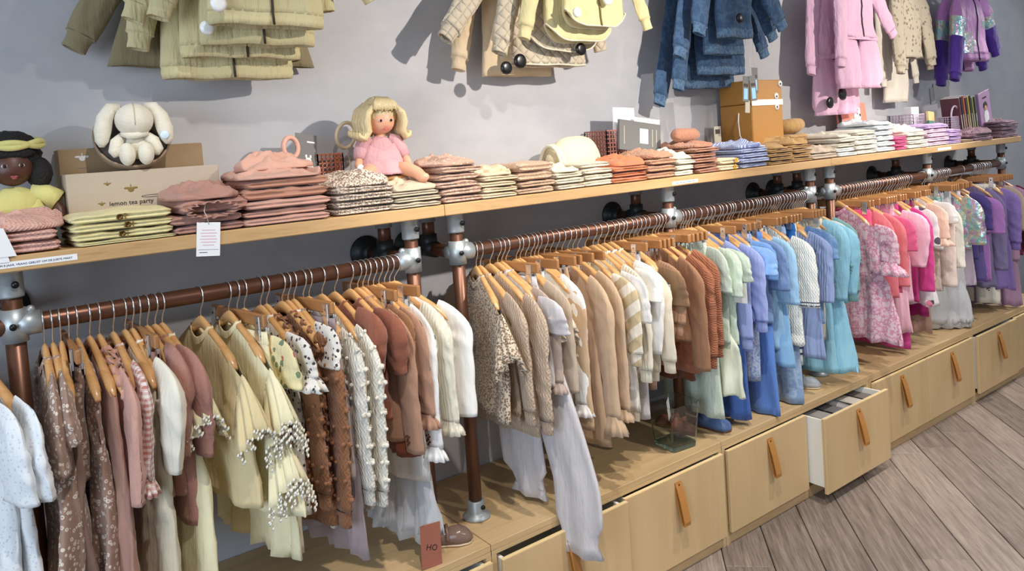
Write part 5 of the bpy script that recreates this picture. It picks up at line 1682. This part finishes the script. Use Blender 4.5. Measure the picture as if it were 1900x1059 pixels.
for k, (x, y, z, w, h, mt, lab, tilt) in enumerate(((2.225, -0.135, 1.60, 0.125, 0.15, 'paper', 'white printed card standing highest in the reddish brown crate', 0.05), (2.32, -0.155, 1.62, 0.155, 0.085, 'paper', 'white card with an orange hill print right of the highest card', 0.12), (2.215, -0.170, 1.575, 0.245, 0.125, 'taggrey', 'grey printed box lying on the reddish brown crate', 0.14))):
    t = thing('printed_card', lab, 'card', (x, y, z), 0, 'cards in the crate', (-0.06, tilt, 0.0))
    MB().box((0, 0, 0), (w, 0.004 if k < 2 else 0.012, h), 0.001).obj('card_sheet', mt, t, False)
    if k < 2:
        m = MB().ball((w * 0.6, -0.0006, h * 0.28), (w * 0.34, 0.0006, h * 0.22), 8, 18)
        m.obj('card_print', 'printpeach' if k else 'tagbeige', t)
    else:
        MB().box((w * 0.48, -0.001, h * 0.28), (w * 0.68, 0.0, h * 0.78)).obj('box_label', 'paper', t, False)
        for q in (0.10, 0.78, 0.88):
            MB().box((w * q, -0.0008, h * 0.2), (w * q + 0.004, 0.0, h * 0.8)).obj('box_line', 'tagbeige', t, False)
# cream cloth bag
F('bagcream', (238, 222, 184), fold=0.3)
t = thing('cloth_bag', 'cream cloth bag with a folded opening behind the cream knits', 'bag', (1.985, -0.150, ZS))
MB().ball((0.02, 0.0, 0.085), (0.150, 0.085, 0.105), 24, 36, fn=lambda d: 1 + 0.03 * np.sin(7 * d[..., 0] + 2) * np.sin(5 * d[..., 2]) - 0.45 * np.clip(d[..., 0], 0, 1) ** 1.5 * (d[..., 2] > 0)).obj('bag_body', 'bagcream', t)
a = np.linspace(0.1, PI - 0.1, 24)
for k in range(2):
    MB().tube(np.stack([-0.110 - 0.016 * k + 0 * a, 0.075 * np.cos(a) - 0.005, 0.02 + 0.135 * np.sin(a)], 1), 0.007, 8).obj('bag_hem', 'f_ivory', t)
o = MB().tube([(-0.02, 0, 0), (0.0, -0.004, 0), (0.10, -0.01, -0.004), (0.125, -0.01, -0.004)], [0.015, 0.030, 0.030, 0.016], 14).obj('rolled_knit', 'f_rustrib', None, True, (2.455, -0.260, ZS + 0.162))
tag(o, 'rolled rust knit lying on top of the rust ribbed stack', 'folded clothes')
t = thing('small_sign', 'small brown paper tag standing at the wall left of the ochre case', 'tag', (2.905, -0.10, ZS))
MB().box((0, 0, 0.0), (0.05, 0.002, 0.19), 0.0005).obj('tag_card', 'tagbeige', t, False)
MB().box((0.008, -0.0006, 0.155), (0.042, 0.0, 0.176)).obj('tag_print', 'shell', t, False)

# ochre toy case with white corners
plain('ochre', (176, 124, 56), 0.55, 0, 0.05, 40)
CX0, CX1, CY0, CY1, CH = 3.055, 3.300, -0.205, -0.022, 0.395
t = thing('toy_case', 'ochre cardboard case with white corners and a white strap', 'case', (CX0, CY0, ZS))
W_, D_ = CX1 - CX0, CY1 - CY0
MB().box((0, 0, 0), (W_, D_, CH * 0.715), 0.004).obj('case_body', 'ochre', t, False)
MB().box((0, 0, CH * 0.72), (W_, D_, CH), 0.004).obj('case_lid', 'ochre', t, False)
MB().box((-0.001, -0.0022, CH * 0.695), (W_ + 0.001, -0.0004, CH * 0.765), 0.0004).obj('case_strap', 'whitepaint', t, False)
for cx, cz in ((0.016, CH - 0.022), (W_ - 0.014, CH - 0.02), (W_ * 0.80, CH * 0.80), (W_ * 0.80, CH * 0.67), (0.03, 0.02), (W_ - 0.016, 0.02)):
    q = MB().lathe([(0.016, 0), (0.016, -0.002), (0.001, -0.0025)], 16, axis='y').obj('case_corner', 'whitepaint', t, True, (cx, -0.0006, cz))
    MB().lathe([(0.005, 0), (0.005, -0.0016), (0.001, -0.002)], 10, axis='y').obj('rivet', 'tagblack', q, True, (0, -0.0024, 0))
MB().tube([(0, 0.075, CH * 0.62), (-0.012, 0.07, CH * 0.52), (-0.012, 0.065, CH * 0.35), (0, 0.06, CH * 0.28)], 0.003, 8).obj('side_cord', 'string', t)
for k, (x, z, tl) in enumerate(((2.945, 1.86, 0.10), (2.985, 1.862, -0.06), (3.085, 1.905, 0.02))):
    g = thing('price_tag', ('grey price tag hanging left of the ochre case front', 'dark price tag overlapping the grey one at the ochre case', 'grey price tag hanging before the strap of the ochre case')[k], 'tag', (x, -0.262 - 0.004 * k if k < 2 else -0.2095, z), 0, 'price tags of the denim jackets', (0, tl, 0))
    MB().box((-0.022, -0.0008, -0.115), (0.022, 0.0008, 0), 0.0004).obj('tag_card', 'taggrey', g, False)
    MB().box((-0.016, -0.0014, -0.048), (0.016, -0.0008, -0.034)).obj('tag_stripe', 'shell', g, False)
    MB().box((-0.014, -0.0014, -0.105), (0.014, -0.0008, -0.056)).obj('tag_sticker', 'cyanlabel', g, False)
    MB().tube([(0, 0, -0.008), (0.002, 0.006, 0.05), (0.0, 0.004, 0.17)], 0.0008, 5).obj('tag_string', 'string', g)
    if k == 0:
        MB().box((0.0, 0.0012, -0.165), (0.034, 0.0026, -0.108), 0.0004).obj('lower_card', 'tagbeige', g, False)
o = MB().tube([(-0.075, 0.01, 0), (-0.07, 0, 0), (0.04, -0.01, 0.004), (0.075, -0.012, 0.01), (0.08, -0.012, 0.01)], [0.018, 0.036, 0.038, 0.030, 0.012], 16).obj('rolled_trousers', 'f_tan', None, True, (3.46, -0.13, ZS + 0.165))
tag(o, 'rolled tan garment right of the ochre case', 'folded clothes')
stack(3.37, 3.52, -0.20, 0.14, rep('f_tan', 0.042, 3, 0.008), 'tan pile under the rolled tan garment', 41)
# picture book with a dog behind the white stacks
plain('bookcoral', (236, 142, 120), 0.6)
t = thing('picture_book', 'coral picture book with a spotted dog leaning on the wall', 'book', (4.03, -0.085, ZS), 0, None, (-0.10, 0, 0))
MB().box((0, 0, 0), (0.30, 0.012, 0.275), 0.001).obj('cover', 'bookcoral', t, False)
m = MB()
for x, z, rx, rz in ((0.20, 0.20, 0.038, 0.034), (0.17, 0.15, 0.05, 0.035), (0.225, 0.235, 0.012, 0.02)):
    m.ball((x, -0.0012, z), (rx, 0.001, rz), 8, 16)
m.obj('dog_print', 'paper', t)
m = MB()
for x, z, rx in ((0.20, 0.215, 0.007), (0.19, 0.155, 0.012), (0.15, 0.14, 0.008), (0.226, 0.205, 0.008)):
    m.ball((x, -0.0026, z), (rx, 0.0008, rx * 1.1), 6, 12)
m.obj('dog_spots', 'shell', t)
MB().box((0.0, -0.001, 0.0), (0.03, 0.0, 0.275)).obj('spine_print', 'tagblack', t, False)
# crates and books at the right
c1 = crate('folding_crate', 'white crate behind the ivory stack', 4.60, -0.20, 0.22, 0.14, 0.185, 'cratelilac', 0, 0.019)
o = MB().box((0, 0, 0), (0.09, 0.05, 0.225), 0.002).obj('paper_pack', 'paper', None, False, (4.69, -0.15, ZS + 0.006))
tag(o, 'white paper packet standing in the white crate', 'packet')
c2 = crate('folding_crate', 'lilac crate with a round handle in front of the books', 4.93, -0.262, 0.155, 0.12, 0.155, 'cratelilac', 0, 0.014)
a = np.linspace(0, PI, 24)
MB().tube(np.stack([0.0775 + 0.052 * np.cos(a), 0 * a + 0.004, 0.155 + 0.065 * np.sin(a)], 1), 0.0055, 8).obj('crate_handle', 'cratelilac', c2)
plain('booktan', (214, 186, 130), 0.7)
plain('bookteal', (70, 120, 110), 0.7)
for x, y, w, h, mt, lab in ((4.73, -0.235, 0.11, 0.20, 'booktan', 'tan covered booklet between the white and lilac crates'), (4.70, -0.25, 0.10, 0.145, 'bookteal', 'small teal booklet in front of the tan one')):
    o = MB().box((0, 0, 0), (w, 0.014, h), 0.001).obj('booklet', mt, None, False, (x, y, ZS + 0.0002), (-0.05, 0.06, 0.15))
    tag(o, lab, 'book')
cols = [((96, 52, 64), 'dark red'), ((44, 40, 52), 'charcoal'), ((186, 96, 70), 'orange'), ((54, 46, 50), 'dark brown'), ((196, 168, 76), 'yellow'), ((40, 40, 46), 'black'), ((150, 152, 80), 'olive green'), ((36, 36, 44), 'inky black')]
for k, (c, nm) in enumerate(cols):
    plain('spine%d' % k, c, 0.5)
    x = 5.075 + 0.030 * k
    h = 0.272 + 0.006 * (k % 3)
    b = thing('picture_book', '%s spined picture book leaning in the row at the shelf end' % nm, 'book', (x, -0.275, ZS + 0.001), 0, 'picture books at the shelf end', (0, -0.20, 0))
    MB().box((0, 0, 0.0), (0.018, 0.11, h), 0.0012).obj('cover', 'spine%d' % k, b, False)
    MB().box((0.002, 0.003, 0.003), (0.016, 0.109, h + 0.0006)).obj('pages', 'paper', b, False)
    MB().box((0.004, -0.0008, h * 0.25), (0.014, 0.0, h * 0.6)).obj('spine_print', 'tagbeige', b, False)
plain('covermauve', (188, 150, 190), 0.5)
b = thing('picture_book', 'mauve picture book facing out with a dark haired girl on its cover', 'book', (5.345, -0.278, ZS + 0.001), 0, 'picture books at the shelf end', (0, -0.20, 0.0))
MB().box((0, 0, 0), (0.165, 0.018, 0.290), 0.0012).obj('cover', 'covermauve', b, False)
m = MB()
m.ball((0.085, -0.0012, 0.20), (0.030, 0.0012, 0.026), 8, 16)
m.obj('girl_hair', 'hairblack', b)
MB().ball((0.085, -0.0016, 0.186), (0.020, 0.0012, 0.020), 8, 16).obj('girl_face', 'skinlight', b)
MB().ball((0.085, -0.0012, 0.125), (0.036, 0.0012, 0.048), 8, 16).obj('girl_dress', 'paper', b)
MB().box((0.055, -0.0008, 0.246), (0.115, -0.0002, 0.256)).obj('print_line', 'inkblack', b, False)
t = thing('wall_papers', 'two grey paper sheets fixed to the wall below the purple jackets', 'paper', (5.26, -0.004, 1.70), 0, None, (0, -0.12, 0))
MB().box((0, 0, 0), (0.27, 0.001, 0.105)).obj('sheet', plain('papergrey', (170, 172, 172), 0.8), t, False)
MB().box((0.05, -0.002, 0.022), (0.29, -0.001, 0.13)).obj('sheet', plain('papergrey2', (184, 184, 182), 0.8), t, False)

# ------------------------------------------------------------------ jackets hanging face-out on the wall
def bracket(x, z, ln, label):
    t = thing('wall_bracket', label, 'bracket', (x, 0, z), 0, 'face-out wall brackets')
    MB().tube([(0, -0.002, 0), (0, -ln, 0)], 0.011, 12).obj('arm', 'iron', t)
    MB().lathe([(0.035, -0.0005), (0.035, -0.006), (0.014, -0.012)], 18, axis='y').obj('flange', 'iron', t)

def disc(par, p, r, mat, d=0.012):
    MB().lathe([(r * 0.96, 0), (r, -d * 0.3), (r * 0.97, -d * 0.7), (r * 0.6, -d), (0.002, -d)], 24, axis='y').obj('security_tag', mat, par, True, p, (0, 0, -PI / 2))

def jacket(name, cat, label, mat, X, y, ztop, zhem, hw, seed, left=None, right=None, th=0.034, slv=0.046, band=None, bandmat=None, zipc=None, piping=None, rot=0.0, flat=0.62, ws=0.125, cuffmat=None, rounded=False, group='clothes hanging on the wall'):
    """left/right: (outward lean, length below the neck) of a sleeve"""
    t = thing(name, label, cat, (X, y, ztop), PI / 2 + rot, group)
    L = ztop - zhem
    R = torso(L, ws, (ws + hw) / 2, hw, th, 0.006, 30, seed, n=30, m=64)
    if rounded:
        R[..., 2] += 0.06 * (np.clip(np.abs(R[..., 1]) / hw, 0, 1) ** 4) * np.clip((-R[..., 2] / L - 0.75) * 4, 0, 1) ** 2
    b = MB().loft(R).obj('body', mat, t)
    if band:
        E = R[-3]; c = E.mean(0)
        a = np.arange(64)
        ru = 1 + 0.05 * np.sin(a * 2 * PI / 64 * 30)
        ring = []
        for kx, ky, dz in ((1.0, 1.0, 0.004), (0.95, 0.99, -0.004), (1.05, 1.0, -band * 0.5), (0.95, 0.98, -band), (0.75, 0.95, -band), (0.7, 0.94, -0.01)):
            ring.append(c + (E - c) * np.array([kx, ky, 1]) * np.stack([ru, 0 * ru + 1, 0 * ru + 1], 1) + np.array([0, 0, dz]))
        MB().loft(np.array(ring)).obj('hem_band', bandmat or mat, t)
    if zipc:
        pts = [R[i, 48] + np.array([-0.0025, 0, 0]) for i in range(2, 30)]
        if band:
            pts.append(pts[-1] + np.array([-0.003, 0, -band]))
        MB().tube(pts, 0.0035, 6).obj('zip', zipc, t)
    if piping:
        E = R[-3]
        MB().tube(E, 0.0032, 6, closed=True).obj('piping', piping, t)
    z0 = float(zsh(np.array(ws)))
    for s, sp in ((1, left), (-1, right)):
        if not sp:
            continue
        lean, ls = sp
        A = sleeve(s, ws, z0, max(ls + z0 - 0.03, 0.06), slv, slv * 0.80, seed + s, flat, out=0.035, n=26, lean=lean, xs=-0.02)
        sv = MB().loft(A[0]).obj('sleeve', mat, t)
        cuff('rib', A[1], A[2], slv * 0.82, seed + 3, flat).obj('cuff', cuffmat or bandmat or mat, sv)
    neckband(t, mat)
    make_hanger(X, y, ztop, PI / 2 + rot, ' '.join(('wooden hanger of the ' + label.replace(',', '')).split()[:16]), 'wood', group='hangers on the wall brackets')
    return t

LB = 'pale yellow padded jacket '
bracket(0.72, 2.36 + 0.0553 - 0.012, 0.42, 'iron bracket carrying the pale yellow jackets')
jacket('olive_coat', 'coat', 'olive brown coat hanging behind the pale yellow jackets', 'jacketolive', 0.690, -0.055, 2.36, 1.915, 0.300, 301, (0.200, 0.40), (0.05, 0.42), th=0.028, slv=0.050)
j = jacket('padded_jacket', 'jacket', LB + 'at the back, reaching lowest', 'jacketyellow', 0.700, -0.115, 2.36, 1.905, 0.190, 302, (0.075, 0.40), (0.03, 0.36), band=0.034, zipc='shell')
j = jacket('padded_jacket', 'jacket', LB + 'second from the wall', 'jacketyellow', 0.722, -0.180, 2.36, 1.955, 0.175, 303, (0.115, 0.34), (0.03, 0.34), band=0.032, zipc='shell', rot=0.04)
j = jacket('padded_jacket', 'jacket', LB + 'second from the front with a white round tag', 'jacketyellow', 0.752, -0.250, 2.36, 1.985, 0.162, 304, (0.095, 0.34), (0.03, 0.30), band=0.034, zipc='shell', rot=-0.03)
disc(j, (-0.05, 0.155, -0.372), 0.019, 'tagwhite')
j = jacket('padded_jacket', 'jacket', LB + 'in front with a large white round tag', 'jacketyellow', 0.752, -0.325, 2.36, 2.025, 0.162, 305, (0.085, 0.26), (0.13, 0.28), band=0.034, zipc='shell', rot=0.03)
disc(j, (-0.055, 0.15, -0.325), 0.021, 'tagwhite')

bracket(1.90, 2.40 + 0.0553 - 0.012, 0.40, 'iron bracket carrying the quilted cream jackets')
jacket('cream_jacket', 'jacket', 'peach beige jacket hanging lowest behind the quilted jackets', 'f_creambeige', 1.800, -0.070, 2.40, 1.885, 0.165, 311, (0.12, 0.49), (0.03, 0.45), th=0.026)
j = jacket('quilted_jacket', 'jacket', 'cream quilted jacket with two large black round tags', 'quilt', 1.890, -0.140, 2.40, 1.915, 0.180, 312, (0.285, 0.40), (0.09, 0.42), slv=0.052, piping='f_ivory')
disc(j, (-0.045, 0.235, -0.50), 0.024, 'tagblack')
disc(j, (-0.045, 0.17, -0.475), 0.027, 'tagblack')
j = jacket('quilted_jacket', 'jacket', 'cream quilted jacket with the sleeve in the middle of its group', 'quilt', 1.93, -0.195, 2.40, 1.960, 0.170, 313, (0.145, 0.445), None, slv=0.052, piping='f_ivory', rounded=True)
disc(j, (-0.045, -0.04, -0.435), 0.024, 'tagblack')
j = jacket('vest', 'vest', 'pale yellow vest with light piping, behind another vest', 'vest', 1.955, -0.250, 2.40, 1.990, 0.165, 314, (0.10, 0.40), None, slv=0.04, th=0.03, piping='f_ivory', rounded=True)
j = jacket('vest', 'vest', 'pale yellow vest in front with white round tags', 'vest', 1.985, -0.315, 2.40, 2.035, 0.150, 315, None, (0.09, 0.36), slv=0.036, th=0.03, piping='f_ivory', zipc='gold', rounded=True)
disc(j, (-0.05, 0.135, -0.325), 0.018, 'tagwhite')
disc(j, (-0.05, -0.02, -0.27), 0.022, 'tagwhite')

bracket(2.93, 2.42 + 0.0553 - 0.012, 0.40, 'iron bracket carrying the denim jackets')
D = 'blue denim jacket '
jacket('denim_jacket', 'jacket', D + 'nearest the wall with the lowest hanging sleeves', 'denim', 2.93, -0.075, 2.42, 1.86, 0.185, 321, (0.215, 0.66), (0.04, 0.52), th=0.024, slv=0.058, band=0.036, bandmat='denimhem', flat=0.36)
jacket('denim_jacket', 'jacket', D + 'second from the wall', 'denim', 2.93, -0.135, 2.42, 1.915, 0.165, 322, (0.150, 0.60), (0.15, 0.45), th=0.024, slv=0.058, band=0.036, bandmat='denimhem', flat=0.36)
jacket('denim_jacket', 'jacket', D + 'second from the front', 'denim', 2.885, -0.200, 2.42, 2.00, 0.140, 323, (0.165, 0.47), (0.16, 0.38), th=0.026, slv=0.060, band=0.036, bandmat='denimhem', flat=0.36)
j = jacket('denim_jacket', 'jacket', D + 'in front with a black round tag', 'denim', 2.870, -0.270, 2.42, 2.065, 0.120, 324, (0.095, 0.38), (0.155, 0.34), th=0.028, slv=0.062, band=0.038, bandmat='denimhem', flat=0.36)
disc(j, (-0.05, 0.03, -0.315), 0.022, 'tagblack')

# pink playsuits: body with two gathered legs
def playsuit(label, X, y, ztop, zwaist, zhem, hw, seed, left, right, tags):
    t = jacket('playsuit', 'playsuit', label, 'rosejump', X, y, ztop, zwaist, hw * 0.80, seed, left, right, th=0.030, slv=0.060, zipc='shell', flat=0.40)
    L = zwaist - zhem
    for s in (-1, 1):
        a = np.linspace(0, 2 * PI, 36, endpoint=False)
        R = []
        for q in np.linspace(0, 1, 16):
            k = np.interp(q, [0, 0.3, 0.85, 0.93, 1], [0.62, 0.85, 0.98, 0.78, 0.86])
            z = zwaist - ztop - L * q
            u = s * hw * 0.46 + hw * 0.58 * k * np.cos(a)
            x = 0.034 * k * np.sin(a) + 0.006 * np.sin(70 * u + seed + 3 * q) * q
            R.append(np.stack([x, u, np.full(36, z)], 1))
        R = np.array(R)
        e = R[-1]; c = e.mean(0)
        R = np.concatenate([R, (c + (e - c) * 0.8)[None], (c + (e - c) * 0.8 + (0, 0, 0.03))[None]])
        MB().loft(R).obj('leg', 'rosejump', t)
    a = np.linspace(0, 2 * PI, 80, endpoint=False)
    R = [np.stack([0.033 * k * np.sin(a) * (1 + 0.06 * np.sin(24 * a)), hw * 0.84 * k * np.cos(a), np.full(80, zwaist - ztop + dz)], 1) for dz, k in ((0.014, 1.02), (0.0, 1.10), (-0.014, 1.02))]
    MB().loft(np.array(R)).obj('waist_band', 'rosejump', t)
    for p, r in tags:
        disc(t, p, r, 'tagblack')
    return t
bracket(4.0, 2.42 + 0.0553 - 0.012, 0.36, 'iron bracket carrying the pink playsuits')
playsuit('pink playsuit at the wall with two black round tags on its legs', 3.95, -0.105, 2.42, 1.98, 1.665, 0.215, 331, (0.09, 0.53), (0.03, 0.40), (((-0.050, 0.155, -0.69), 0.030), ((-0.062, 0.050, -0.645), 0.036)))
playsuit('pink playsuit in front of the other pink one', 4.015, -0.205, 2.42, 2.07, 1.80, 0.225, 332, (0.05, 0.50), (0.17, 0.33), ())

bracket(4.72, 2.42 + 0.0553 - 0.012, 0.30, 'iron bracket carrying the beige flower print pullovers')
jacket('flower_tunic', 'tunic', 'cream beige tunic hanging longest beside the purple jackets', 'f_greige', 4.66, -0.075, 2.42, 1.72, 0.135, 341, (0.03, 0.60), (0.05, 0.58), th=0.022, flat=0.4, ws=0.115)
jacket('flower_pullover', 'pullover', 'beige flower print pullover in front of the cream beige tunic', 'beigefloral', 4.715, -0.150, 2.42, 1.98, 0.115, 342, (0.035, 0.53), (0.05, 0.48), th=0.024, slv=0.068, flat=0.4, ws=0.11)
jacket('flower_pullover', 'pullover', 'beige flower print pullover right behind the purple jackets', 'beigefloral', 4.83, -0.105, 2.42, 1.98, 0.115, 343, (0.02, 0.50), (0.02, 0.50), th=0.024, slv=0.060, flat=0.36, ws=0.11)
bracket(5.33, 2.42 + 0.0553 - 0.012, 0.36, 'iron bracket carrying the purple jackets')
def purple(label, X, y, zhem, hw, seed, left, right, tagged):
    j = jacket('purple_jacket', 'jacket', label, 'orchid', X, y, 2.42, zhem, hw, seed, left, right, th=0.036, slv=0.072, band=0.045, bandmat='orchid', cuffmat='purple', zipc='tagblack', flat=0.55)
    for s in (1, -1):
        sp = left if s == 1 else right
        lean, ls = sp
        z0 = float(zsh(np.array(0.125)))
        A = sleeve(s, 0.125, z0, max(ls + z0 - 0.03, 0.06), 0.0735, 0.0590, seed + s, 0.565, out=0.035, n=26, lean=lean, xs=-0.02, lip=False)
        MB().loft(A[0][9:16]).obj('foil_panel', 'irid', j)
        MB().loft(A[0][15:26]).obj('lower_sleeve', 'purple', j)
    R = torso(2.42 - zhem, 0.127, (0.127 + hw + 0.004) / 2, hw + 0.004, 0.036, 0.006, 30, seed, n=30, m=64, lip=False)
    MB().loft(R[14:19, 34:47], False).obj('foil_panel', 'irid', j)
    MB().loft(R[20:30, 50:62], False).obj('foil_panel', 'irid', j)
    if tagged:
        disc(j, (-0.05, 0.10, -0.36), 0.02, 'tagwhite')
    return j
purple('purple and orchid jacket with foil panels behind the other one', 5.40, -0.120, 1.95, 0.215, 351, (0.12, 0.60), (0.15, 0.50), False)
purple('purple and orchid jacket with foil panels in front, with a white round tag', 5.36, -0.225, 2.00, 0.205, 352, (0.15, 0.58), (0.13, 0.42), True)

# ------------------------------------------------------------------ things on the bench
def shoe(name, label, loc, rz, mat, sole, L=0.145, wd=0.030, boot=0.0, strap=True, group=None, rot=None, scale=1.0):
    """toe towards local -y"""
    t = thing(name, label, 'shoe', loc, rz, group, rot)
    n = 18
    s = np.linspace(0, 1, n)
    a = np.linspace(0, 2 * PI, 24, endpoint=False)
    wv = np.interp(s, [0, 0.04, 0.15, 0.4, 0.7, 0.9, 0.97, 1], [0.2, 0.62, 0.86, 0.82, 1.06, 0.92, 0.6, 0.15]) * wd
    yv = L * 0.35 - L * s
    m = MB()
    R = [np.stack([wv[i] * 1.06 * np.cos(a), np.full(24, yv[i]), 0.0045 + 0.0045 * np.sign(np.sin(a)) * np.abs(np.sin(a)) ** 0.4], 1) for i in range(n)]
    m.loft(np.array(R), True, True, True).obj('sole', sole, t)
    hv = np.interp(s, [0, 0.06, 0.25, 0.42, 0.55, 0.72, 0.9, 1], [0.030, 0.052, 0.050, 0.036, 0.040, 0.042, 0.030, 0.010])
    R = []
    for i in range(n):
        x = wv[i] * np.sign(np.cos(a)) * np.abs(np.cos(a)) ** 0.8
        z = 0.008 + hv[i] * np.where(np.sin(a) > 0, np.sin(a) ** 0.8 if False else np.abs(np.sin(a)) ** 0.75, 0.0)
        R.append(np.stack([x, np.full(24, yv[i]), z], 1))
    MB().loft(np.array(R), True, True, True).obj('upper', mat, t)
    # foot opening
    q = np.linspace(0, 2 * PI, 26, endpoint=False)
    yo, lo = L * 0.35 - L * 0.27, L * 0.19
    if boot:
        R = [np.stack([wd * 0.80 * k * np.cos(q), yo + lo * k * np.sin(q), np.full(26, z)], 1) for z, k in ((0.03, 1.0), (0.05, 1.0), (0.05 + boot, 1.02), (0.05 + boot, 0.90), (0.04, 0.86))]
        MB().loft(np.array(R), True, False, True).obj('shaft', mat, t)
    else:
        R = [np.stack([wd * 0.62 * k * np.cos(q), yo + lo * k * np.sin(q), np.full(26, z) + 0.006 * np.sin(q)], 1) for z, k in ((0.050, 1.08), (0.058, 1.0), (0.052, 0.92), (0.036, 0.80))]
        MB().loft(np.array(R), True, False, True).obj('collar', mat, t)
        MB().loft(np.array([np.stack([wd * 0.60 * k * np.cos(q), yo + lo * k * np.sin(q), np.full(26, 0.0555)], 1) for k in (0.95, 0.02)])).obj('insole', 'shell', t)
    if strap:
        MB().tube([(wd * math.cos(k) * 0.98, L * 0.35 - L * 0.47, 0.014 + 0.040 * math.sin(k)) for k in np.linspace(0.15, PI - 0.15, 14)], 0.0055, 8).obj('strap', mat, t)
        MB().ball((wd * 0.92, L * 0.35 - L * 0.47, 0.028), 0.005, 6, 10).obj('buckle', 'chrome', t)
    return t

def gloss(key, rgb, r=0.18):
    m = plain(key, rgb, r)
    return m
gloss('patentbrown', (126, 102, 92))
plain('soletan', (206, 186, 158), 0.6)
plain('soledark', (92, 60, 48), 0.6)
plain('leatherbrown', (112, 62, 42), 0.42)
plain('leatherblue', (84, 110, 156), 0.5)
plain('shoegrey', (168, 174, 182), 0.5)
shoe('patent_shoe', 'glossy brown grey child shoe on the bench near the post foot', (1.130, -0.395, ZB + 0.0006), math.radians(62), 'patentbrown', 'soletan', 0.15, 0.032)
plain('tagterra', (158, 96, 78), 0.75)
t = thing('shoe_tag', 'terracotta card with handwritten letters HO leaning on the glossy shoe', 'tag', (1.042, -0.487, ZB + 0.001), 0, None, (-0.10, 0.06, -0.10))
MB().box((-0.032, -0.0008, 0.0), (0.032, 0.0008, 0.122), 0.0004).obj('tag_card', 'tagterra', t, False)
text_part('tag_text', 'HO', 0.024, 'inkblack', t, (-0.018, -0.0013, 0.052), (PI / 2, 0.25, 0), 'LEFT', 0.0002)
MB().tube([(0.012, 0.0, 0.10), (0.022, 0.012, 0.102), (0.034, 0.030, 0.075)], 0.002, 6).obj('tag_cord', 'tagterra', t)
shoe('blue_boot', 'small dull blue boot under the mint trousers', (2.425, -0.375, ZB + 0.0006), math.radians(8), 'leatherblue', 'soledark', 0.15, 0.034, 0.03, False)
shoe('grey_shoe', 'pale grey shoe behind the flared jeans', (3.085, -0.365, ZB + 0.0006), math.radians(35), 'shoegrey', 'soletan', 0.14, 0.031)
# glass vase with brown shoes
N = NT('vase_glass')
N.out(lin(244, 250, 247), 0.0)
N.p.inputs['Transmission Weight'].default_value = 1.0
N.p.inputs['IOR'].default_value = 1.46
MATS['glass'] = N.m
N = NT('vase_glass_green')
N.out(lin(176, 206, 190), 0.02)
N.p.inputs['Transmission Weight'].default_value = 0.85
N.p.inputs['IOR'].default_value = 1.5
MATS['glassgreen'] = N.m
VX, VY = 2.190, -0.400
t = thing('glass_vase', 'square glass vase with brown shoes on the bench', 'vase', (VX, VY, ZB), math.radians(-6))
def sq(h, r=0.012, n=4):
    out = []
    for cx, cy, a0 in ((1, 1, 0), (-1, 1, PI / 2), (-1, -1, PI), (1, -1, 3 * PI / 2)):
        for k in range(n + 1):
            an = a0 + PI / 2 * k / n
            out.append((cx * (h - r) + r * math.cos(an), cy * (h - r) + r * math.sin(an)))
    return np.array(out)
def sqr(h, z):
    p = sq(h)
    return np.concatenate([p, np.full((len(p), 1), z)], 1)
MB().loft(np.array([sqr(0.060, 0.020), sqr(0.074, 0.178), sqr(0.0725, 0.178), sqr(0.0585, 0.022)]), True, False, True).obj('vase_wall', 'glass', t, False)
MB().loft(np.array([sqr(0.050, 0.0008), sqr(0.058, 0.004), sqr(0.060, 0.0198), sqr(0.055, 0.0198)]), True, True, True).obj('vase_base', 'glassgreen', t, False)
shoe('brown_shoe', 'brown leather shoe lying at the front of the glass vase', (VX - 0.004, VY - 0.026, ZB + 0.055), 0, 'leatherbrown', 'soledark', 0.10, 0.022, 0, True, 'shoes in the glass vase', (0.35, 0.25, 1.2))
shoe('brown_shoe', 'brown leather shoe lying at the back of the glass vase', (VX + 0.006, VY + 0.026, ZB + 0.060), 0, 'leatherbrown', 'soledark', 0.10, 0.022, 0, True, 'shoes in the glass vase', (-0.30, -0.25, -1.9))
t = thing('brown_card', 'brown folded card standing in the glass vase', 'card', (VX + 0.032, VY - 0.010, ZB + 0.028), 0, None, (0.1, 0.05, 0.3))
MB().box((-0.022, -0.006, 0.0), (0.022, 0.006, 0.075), 0.001).obj('card_sheet', 'leatherbrown', t, False)
t = thing('white_tag', 'white price tag sticking out of the glass vase', 'tag', (VX - 0.028, VY - 0.006, ZB + 0.115), 0, None, (0.0, -0.28, 0.5))
MB().box((-0.016, -0.0008, 0.0), (0.016, 0.0008, 0.085), 0.0004).obj('tag_card', 'tagwhite', t, False)
